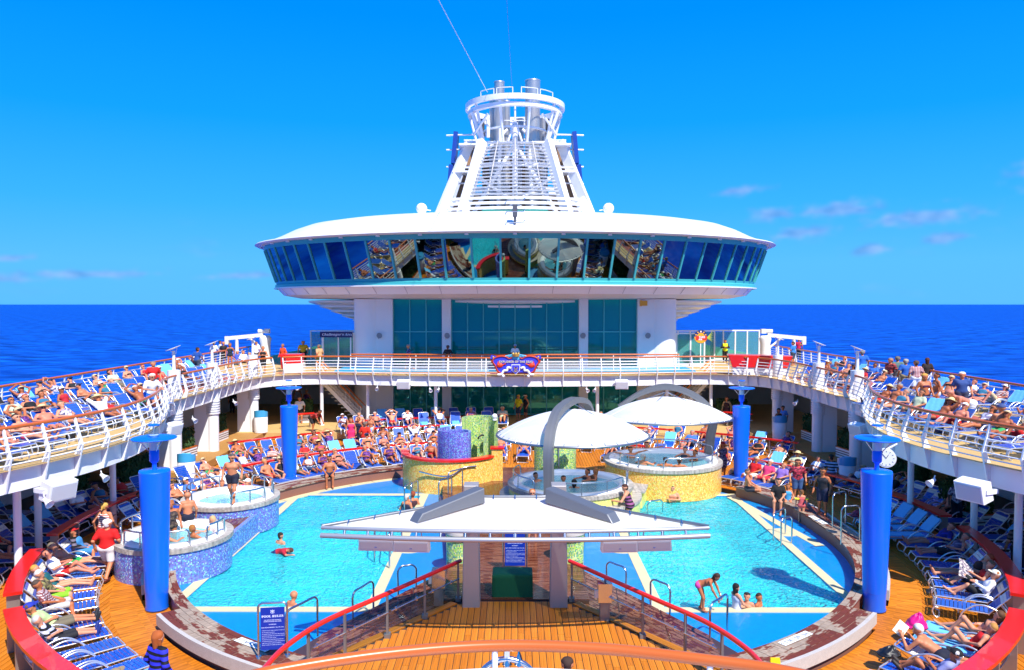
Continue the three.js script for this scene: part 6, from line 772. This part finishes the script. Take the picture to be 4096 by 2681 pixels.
const leafGeo = (() => { const l = []; for (let i = 0; i < 1500; i++) { const g = new THREE.PlaneGeometry(0.07, 0.11), x = (rnd() - 0.5) * 1.9, y = 0.5 + rnd() * 0.95, z = (rnd() - 0.5) * 0.75, k = rnd(); if (k < 0.7) { const f = Math.floor(rnd() * 5); if (f === 0) g.rotateX(-1.2), l.push(g.rotateY(rnd() * 6).translate(x, 1.42 + rnd() * 0.1, z)); else l.push(g.rotateX((rnd() - 0.5) * 1.4).rotateY(rnd() * 6).translate(f < 3 ? x : Math.sign(x) * (0.9 + rnd() * 0.1), y, f < 3 ? Math.sign(z) * (0.34 + rnd() * 0.1) : z)); } else l.push(g.rotateX(rnd() * 3).rotateY(rnd() * 6).translate(x, y, z)); } return M(l); })();
function planter(label, pos, turn) { const t = thing('hedge_planter', label, 'planter', pos, turn, 'hedges in striped planters'); obj('box', B(2.1, 0.5, 0.9, 0, 0.25, 0), WHITE, t); for (const y of [0.12, 0.24, 0.36]) obj('stripe', B(2.12, 0.04, 0.92, 0, y, 0), mat([0.12, 0.06, 0.05], 0.5), t.children[0]); obj('cap', B(2.14, 0.05, 0.94, 0, 0.52, 0), VARNISH, t.children[0]); obj('foliage', leafGeo, mat([0.035, 0.09, 0.02], 0.8, 0, { side: THREE.DoubleSide, key: 'leaf' }), t).userData.kind = 'stuff'; obj('core', B(1.75, 0.8, 0.6, 0, 0.95, 0), mat([0.035, 0.09, 0.02], 0.9), t); }
[[-17.2, 0.4, -39.4, 1.4, 'between the first and second column on the blue tub side'], [-17.0, 0, -34.6, 1.2, 'before the first column on the blue tub side'], [-17.4, 0.4, -44.6, 1.5, 'between the second and third column on the blue tub side'], [-14.6, 0.4, -52.0, 0.2, 'under the cross balcony by the far column'], [17.3, 0.4, -39.4, -1.4, 'between the first and second column on the litter bin side'], [17.0, 0, -33.8, -1.2, 'before the first column on the clock side'], [17.4, 0.4, -44.8, -1.5, 'between the second and third column on the litter bin side'], [14.6, 0.4, -52.4, -0.2, 'under the cross balcony by the beige cardigan'], [17.2, 0, -29.6, -1.4, 'behind the clock in deep shade'], [-18, 0, -30.8, 1.4, 'behind the shaded loungers on the blue tub side']].forEach(([x, y, z, r, w]) => planter('hedge in striped planter ' + w, v3(x, y, z), r));
// stairs under the cross balcony
for (const s of [-1, 1]) { const t = thing('deck_stair', `white stair with orange handrails under the cross balcony by the ${s < 0 ? 'bending person' : 'oval shade'}`, 'stair', [s * 11.6, 0.4, -52.6], 0, 'stairs to the cross balcony'); for (let i = 0; i < 13; i++) obj('tread', B(1.1, 0.04, 0.28, -s * (i * 0.22 - 1.6), 3.0 - i * 0.235, 0), mat([0.7, 0.68, 0.66], 0.6), t); for (const z of [-0.55, 0.55]) { obj('stringer', beam([s * 1.7, 3.1, z], [-s * 1.35, -0.05, z], 0.05, 0.24), WHITE, t); for (const d of [0.3, 0.55, 0.8]) obj('rail', bar([s * 1.7, 3.1 + d, z], [-s * 1.35, d, z], 0.018), WHITE, t); obj('handrail', bar([s * 1.7, 4.1, z], [-s * 1.35, 0.95, z], 0.04), mat([0.7, 0.2, 0.03], 0.4), t); for (let i = 0; i < 4; i++) obj('baluster', bar([s * (1.7 - i * 0.98), 3.1 - i, z], [s * (1.7 - i * 0.98), 4.1 - i, z], 0.022), WHITE, t); } }
// cranes
for (const s of [-1, 1]) { const t = thing('deck_crane', `${s < 0 ? 'shadowed white' : 'white sunlit'} boat crane on the upper deck behind the railing`, 'crane', [s * 18.6, UP, -58], 0, 'boat cranes'); t.scale.setScalar(0.8); const m = mat([0.78, 0.76, 0.7], 0.5); obj('post', lathe([[0.02, 0], [0.62, 0], [0.62, 0.2], [0.45, 0.3], [0.45, 1.9], [0.55, 2.4], [0.4, 2.7], [0.02, 2.7]], 24), m, t); obj('boom', [beam([s * -0.2 * -1, 2.75, 0], [s * 3.4, 2.45, 0.2], 0.36, 0.34), B(0.34, 0.75, 0.36, s * 3.5, 2.25, 0.2), bar([s * 0.35, 1.5, 0], [s * 1.5, 2.5, 0.1], 0.1)], m, t); obj('rest_post', bar([s * 2.6, 0, 0.2], [s * 2.6, 2.35, 0.2], 0.2, 0.14, 14), m, t); obj('winch', [C(0.18, 0.18, 0.7, 0, 0, 0).rotateZ(Math.PI / 2).translate(s * 0.3, 3.1, 0), B(0.4, 0.42, 0.4, -s * 0.2, 3.1, 0)], m, t); obj('hook', [S(0.1, s * 3.2, 1.85, 0.2), bar([s * 3.4, 2.1, 0.2], [s * 3.2, 1.85, 0.2], 0.03)], mat([0.35, 0.2, 0.03], 0.5), t); }
{ const t = thing('red_locker', 'white deck locker under a bright red cover by the sunlit crane', 'locker', [15.6, UP, -49.9], -0.18); obj('body', B(3.3, 0.5, 1.2, 0, 0.25, 0), WHITE, t); obj('cover', [new THREE.ExtrudeGeometry(new THREE.Shape([[-1.65, 0.5], [1.65, 0.5], [1.95, 1.2], [-1.9, 1.25]].map((p) => new THREE.Vector2(...p))), { depth: 1.25, bevelEnabled: true, bevelSize: 0.03, bevelThickness: 0.03, bevelSegments: 2 }).translate(0, 0, -0.62)], RED, t); const u = thing('red_locker', 'small white deck locker with red cover beside the orange top', 'locker', [-14.6, UP, -51.6], 0.1); obj('body', B(1.2, 0.6, 0.9, 0, 0.3, 0), WHITE, u); obj('cover', [B(1.5, 0.16, 1.0, -0.2, 1.12, 0), B(1.0, 0.5, 0.92, 0, 0.8, 0)], RED, u); }
// glass windscreens beside the tower
for (const [s, x0, x1, D, n] of [[1, 11.6, 13.6, 56, 2], [1, 15.6, 19.4, 62, 4], [1, 11.8, 15.6, 61, 4], [-1, -13.8, -11.6, 56, 2], [-1, -16, -11.8, 61, 4]]) { const t = thing('windscreen', `teal glass windscreen, ${s > 0 ? 'crew member' : 'yellow shirt'} side, ${D > 60 ? 'long one behind' : 'short one beside the tower'}${x0 > 15 ? ', near the crane' : ''}`, 'windscreen', [0, UP, -D], 0, 'glass windscreens'); const w = (x1 - x0) / n; for (let i = 0; i < n; i++) obj('pane', B(w - 0.12, 2.1, 0.03, x0 + w * (i + 0.5), 1.25, 0), mat([0.25, 0.7, 0.68], 0.05, 0, { transmission: 0.75, thickness: 0 }), t); for (let i = 0; i <= n; i++) obj('frame_post', B(0.1, 2.45, 0.1, x0 + w * i, 1.22, 0.002), WHITE, t); for (const y of [0.12, 2.4]) obj('frame_bar', B(x1 - x0 + 0.1, 0.1, 0.09, (x0 + x1) / 2, y, 0), WHITE, t); }
{ // round painted sign by the windscreen and the arena sign
  const c = document.createElement('canvas'); c.width = c.height = 512; const x = c.getContext('2d'); x.fillStyle = '#f2a21c'; x.beginPath(); x.arc(256, 256, 250, 0, 7); x.fill(); x.fillStyle = '#16286a'; x.beginPath(); x.arc(256, 256, 250, 3.14, 6.28); x.arc(256, 256, 150, 6.28, 3.14, true); x.fill(); x.fillStyle = '#f7b52a'; for (let i = 0; i < 5; i++) { x.save(); x.translate(256, 256); x.rotate(-1.2 + i * 0.6); x.fillRect(-22, -225, 44, 50); x.restore(); } crest(x, 256, 55, 60, '#ffffff'); x.fillStyle = '#d83018'; x.fillRect(60, 230, 440, 170); x.fillStyle = '#ffffff'; x.font = 'bold 100px sans-serif'; x.textAlign = 'center'; x.fillText('TURE', 300, 310); x.fillText('AN', 240, 395);
  const tx = new THREE.CanvasTexture(c); tx.colorSpace = THREE.SRGBColorSpace; const t = thing('round_sign', 'round orange and blue sign with a red lettered band beside the tower', 'sign', [13.1, UP + 2.2, -55]); t.scale.setScalar(0.5); obj('disc', C(0.95, 0.95, 0.08, 0, 0, 0, 40).rotateX(Math.PI / 2), mat([0.02, 0.05, 0.2], 0.5), t); obj('print', new THREE.CircleGeometry(0.94, 40).translate(0, 0, 0.045), mat([1, 1, 1], 0.5, 0, { map: tx, key: 'round' }), t); for (let i = 0; i < 6; i++) obj('palm_leaf', bar([0.9, -0.2, -0.02], [1.7, -0.7 + i * 0.3, -0.02], 0.09, 0.01), mat([0.45, 0.5, 0.03], 0.6), t); obj('stand', B(0.12, 4, 0.1, 0, -2.4, -0.05), WHITE, t);
  const c2 = document.createElement('canvas'); c2.width = 512; c2.height = 96; const y = c2.getContext('2d'); y.fillStyle = '#141c5c'; y.fillRect(0, 0, 512, 96); y.fillStyle = '#dfe2f2'; y.font = 'italic bold 56px serif'; y.fillText("Challenger's Arcade", 24, 66); const t2 = new THREE.CanvasTexture(c2); t2.colorSpace = THREE.SRGBColorSpace; const u = thing('arcade_sign', 'dark blue lettered sign board behind the tower in shadow', 'sign', [-12.6, 6.15, -54.9]); obj('board', B(2.3, 0.4, 0.08, 0, 0, 0), mat([0.01, 0.015, 0.1], 0.5), u); obj('print', grid(1, 1, (a, b) => [lerp(-1.12, 1.12, a), lerp(-0.19, 0.19, b), 0.045]), mat([1, 1, 1], 0.5, 0, { map: t2, key: 'arcade' }), u); obj('stand', [B(0.08, 2.4, 0.06, -1.0, -1.2, -0.05), B(0.08, 2.4, 0.06, 1.0, -1.2, -0.05)], WHITE, u);
}
// carved ship sign on the cross balcony
{
  const font = await new FontLoader().loadAsync('fonts/droid/droid_sans_bold.typeface.json');
  const t = thing('ship_sign', 'carved blue, red and gold sign with the ship name on the cross balcony', 'sign', [0.05, 4.5, -48.3]); t.scale.setScalar(0.68);
  const ex = (pts, d, z) => new THREE.ExtrudeGeometry(new THREE.Shape(new THREE.SplineCurve(pts.map((p) => new THREE.Vector2(...p))).getPoints(60)), { depth: d, bevelEnabled: true, bevelSize: 0.02, bevelThickness: 0.02, bevelSegments: 1 }).translate(0, 0, z);
  const both = (f) => [-1, 1].flatMap(f), blue = mat([0.05, 0.05, 0.6], 0.35), red = mat([0.55, 0.05, 0.01], 0.4), gold = mat([0.62, 0.38, 0.1], 0.35, 0.4), pale = mat([0.1, 0.5, 0.8], 0.4);
  const out = [[0, 0.75], [0.4, 0.72], [0.75, 0.85], [1.3, 0.85], [2.0, 0.72], [2.15, 0.35], [1.85, -0.1], [1.6, -0.6], [1.2, -0.75], [0.5, -0.7], [0, -0.75]], full = [...out, ...out.slice(1, -1).reverse().map(([x, y]) => [-x, y])];
  obj('backing', ex([...full, full[0]].map(([x, y]) => [x * 1.05, y * 1.06]), 0.08, -0.1), red, t); obj('panel', ex([...full, full[0]].map(([x, y]) => [x * 0.95, y * 0.9]), 0.08, 0.0), blue, t);
  for (const s of [-1, 1]) { obj('scroll', tube([[s * 0.35, 0.72, 0.14], [s * 0.6, 0.62, 0.14], [s * 0.9, 0.78, 0.14], [s * 1.4, 0.82, 0.14], [s * 1.9, 0.68, 0.14], [s * 2.1, 0.35, 0.14], [s * 1.85, -0.05, 0.14], [s * 1.65, -0.5, 0.14], [s * 1.35, -0.7, 0.14]], 0.055, 40), red, t); obj('flag', [B(0.5, 0.36, 0.06, s * 2.05, 0.72, 0.05, 0, 0, s * 0.3)], blue, t); obj('star', [S(0.1, s * 2.05, 0.72, 0.1, 1, 1, 0.4)], gold, t); obj('lion', [S(0.26, s * 1.45, 0.0, 0.12, 1.2, 0.8, 0.4), new THREE.ConeGeometry(0.14, 0.35, 5).translate(s * 1.6, 0.24, 0.12), bar([s * 1.3, 0, 0.14], [s * 0.9, 0.15, 0.14], 0.05)], mat([0.72, 0.05, 0.01], 0.4), t); obj('wave_scroll', [tube([[s * 0.45, -0.25, 0.14], [s * 0.75, -0.2, 0.14], [s * 0.8, -0.45, 0.14], [s * 1.1, -0.5, 0.14], [s * 1.3, -0.8, 0.14], [s * 1.65, -0.85, 0.14]], 0.11, 30), S(0.14, s * 1.15, -0.98, 0.1)], WHITE, t); obj('feather', [0, 1, 2, 3].map((k) => tube([[s * (0.3 + k * 0.12), 0.78, 0.12], [s * (0.36 + k * 0.14), 0.98 - k * 0.03, 0.12], [s * (0.5 + k * 0.15), 0.9 - k * 0.02, 0.12]], 0.05, 8)), pale, t); }
  obj('crown', [C(0.36, 0.3, 0.22, 0, 0.92, 0.1, 16), ...[-0.25, 0, 0.25].map((x) => S(0.12, x, 1.06, 0.12))], gold, t); obj('ribbon', B(0.62, 0.26, 0.06, 0, 0.66, 0.12), pale, t);
  const sh = [[-0.36, 0], [0.36, 0], [0.34, -0.5], [0, -0.85], [-0.34, -0.5], [-0.36, 0]]; const flat = (k, d, z) => new THREE.ExtrudeGeometry(new THREE.Shape(sh.map(([x, y]) => new THREE.Vector2(x * k, (y + 0.4) * k - 0.4))), { depth: d, bevelEnabled: false }).translate(0, 0.05, z);
  obj('shield_edge', flat(1.1, 0.06, 0.1), WHITE, t); const sd = obj('shield', flat(0.94, 0.06, 0.13), blue, t); obj('shield_anchor', [B(0.05, 0.46, 0.03, 0, -0.32, 0.2), B(0.34, 0.05, 0.03, 0, -0.28, 0.2), B(0.3, 0.05, 0.03, 0, -0.42, 0.2), ...[-1, 0, 1].map((k) => B(0.05, 0.14, 0.03, k * 0.14, -0.2, 0.2)), tube([[-0.18, -0.44, 0.2], [-0.1, -0.55, 0.2], [0, -0.58, 0.2], [0.1, -0.55, 0.2], [0.18, -0.44, 0.2]], 0.025, 12)], gold, sd);
  const g = new TextGeometry('EXPLORER OF THE SEAS', { font, size: 0.2, depth: 0.04, curveSegments: 3 }); g.computeBoundingBox(); g.translate(-g.boundingBox.max.x / 2, 0.24, 0.13); obj('lettering', g, mat([0.72, 0.62, 0.45], 0.4), t.children[1]);
}
// bags, drains and small things
{ const bagShape = (sx, sy, sz) => grid(24, 12, (u, v) => { const a = u * 2 * Math.PI, w = v < 0.06 ? v / 0.06 * 0.12 : v > 0.94 ? 0 : lerp(0.14, 1.15, Math.pow(v, 0.8)), n = 1 + 0.5 * fbm(Math.cos(a) * 1.6, v * 3, Math.sin(a) * 1.6, 3); return [sx * Math.cos(a) * w * n + 0.08 * (1 - v), sy * (1 - v) * (0.85 + 0.5 * fbm(Math.cos(a), 3, Math.sin(a), 2)), sz * Math.sin(a) * w * n]; }, true);
  [[P(12.75, 50.2, 0.38), [0.26, 0.42, 0.22], '#e00a7a', 'bright pink bag on the feet of the towel-covered loungers'], [P(12.9, -116, 0.38), [0.3, 0.34, 0.22], '#e00a7a', 'bright pink beach bag behind the near blue pillar'], [P(13.9, 44.5, 0.1), [0.3, 0.4, 0.25], '#1a5ad0', 'shiny blue plastic bag by the red rail'], [P(12.8, 41.2, 0.38), [0.25, 0.24, 0.2], '#0c0c10', 'black rucksack between two loungers on the clock side'], [P(12.6, -144, 0.36), [0.26, 0.3, 0.2], '#111116', 'black holdall on a lounger by the shower'], [P(12.9, 98.5, 0.38), [0.26, 0.3, 0.2], '#b01030', 'crimson bag on the first shaded lounger before the shaded rail'], [P(13.0, 91.5, 0.4), [0.3, 0.14, 0.22], '#d85a88', 'pink and white bundle on the shaded towels']].forEach(([p, s, c, l]) => { const o = tag(obj('bag', bagShape(...s), mat(c, 0.45, 0, { clearcoat: 0.3 })), l, 'bag', 'bags left on loungers'); o.position.copy(p); });
  [[210, 1385, 'near the plaid shirt on the blue tub side'], [2168, 1372, 'near the towel-covered loungers on the clock side']].forEach(([x, y, w]) => { const t = thing('floor_drain', 'oval slotted steel drain in the deck ' + w, 'drain', V(x, y, 0.006), 0.7, 'deck drains'); obj('plate', C(0.17, 0.17, 0.012, 0, 0.002, 0, 24).scale(1.9, 1, 0.75), mat([0.4, 0.3, 0.22], 0.5, 0.5), t); for (let i = -3; i <= 3; i++) obj('slot', B(0.46 - Math.abs(i) * 0.05, 0.004, 0.012, 0, 0.011, i * 0.03), DARK, t); });
  const br = thing('arm_bands', 'pair of yellow arm bands on the child in the striped swimsuit', 'arm bands', at(1862, 1215, -0.02)); for (const s of [-1, 1]) obj('band', new THREE.TorusGeometry(0.06, 0.035, 8, 18).rotateX(Math.PI / 2).translate(s * 0.185, 0.93, 0.02), mat([0.85, 0.75, 0.02], 0.35), br);
  const nx = tag(obj('newspaper', [B(0.28, 0.01, 0.36, -0.14, 0, 0, 0, 0, 0.2), B(0.28, 0.01, 0.36, 0.14, 0, 0, 0, 0, -0.2)], mat([0.6, 0.56, 0.5], 0.9, 0, { map: prints.f, key: 'news' })), 'open newspaper held over the black shorts', 'newspaper'); nx.position.copy(P(13.75, 67.5, 0.85)); nx.rotation.set(0.8, 67.5 * RAD, 0);
  const st = thing('rail_post', 'steel post with clamp standing at the rim beside the near pillar by the clock', 'post', P(11.6, 61.5, 0.43)); obj('post', B(0.1, 1.6, 0.1, 0, 0.8, 0), DULLSTEEL, st); obj('clamp', B(0.16, 0.06, 0.16, 0, 0.3, 0), STEEL, st); obj('cap', B(0.13, 0.04, 0.13, 0, 1.62, 0), mat([0.3, 0.15, 0.08], 0.5), st);
  const ff = tag(obj('sandals', [-1, 1].map((s) => C(0.06, 0.06, 0.02, s * 0.08, 0, 0, 14).scale(1, 1, 2)), mat([0.3, 0.14, 0.08], 0.7)), 'brown sandals left on the wet landing between the blue tubs', 'sandals'); ff.position.set(-10.6, 0.665, -27.6);
}
renderer.render(scene, camera);
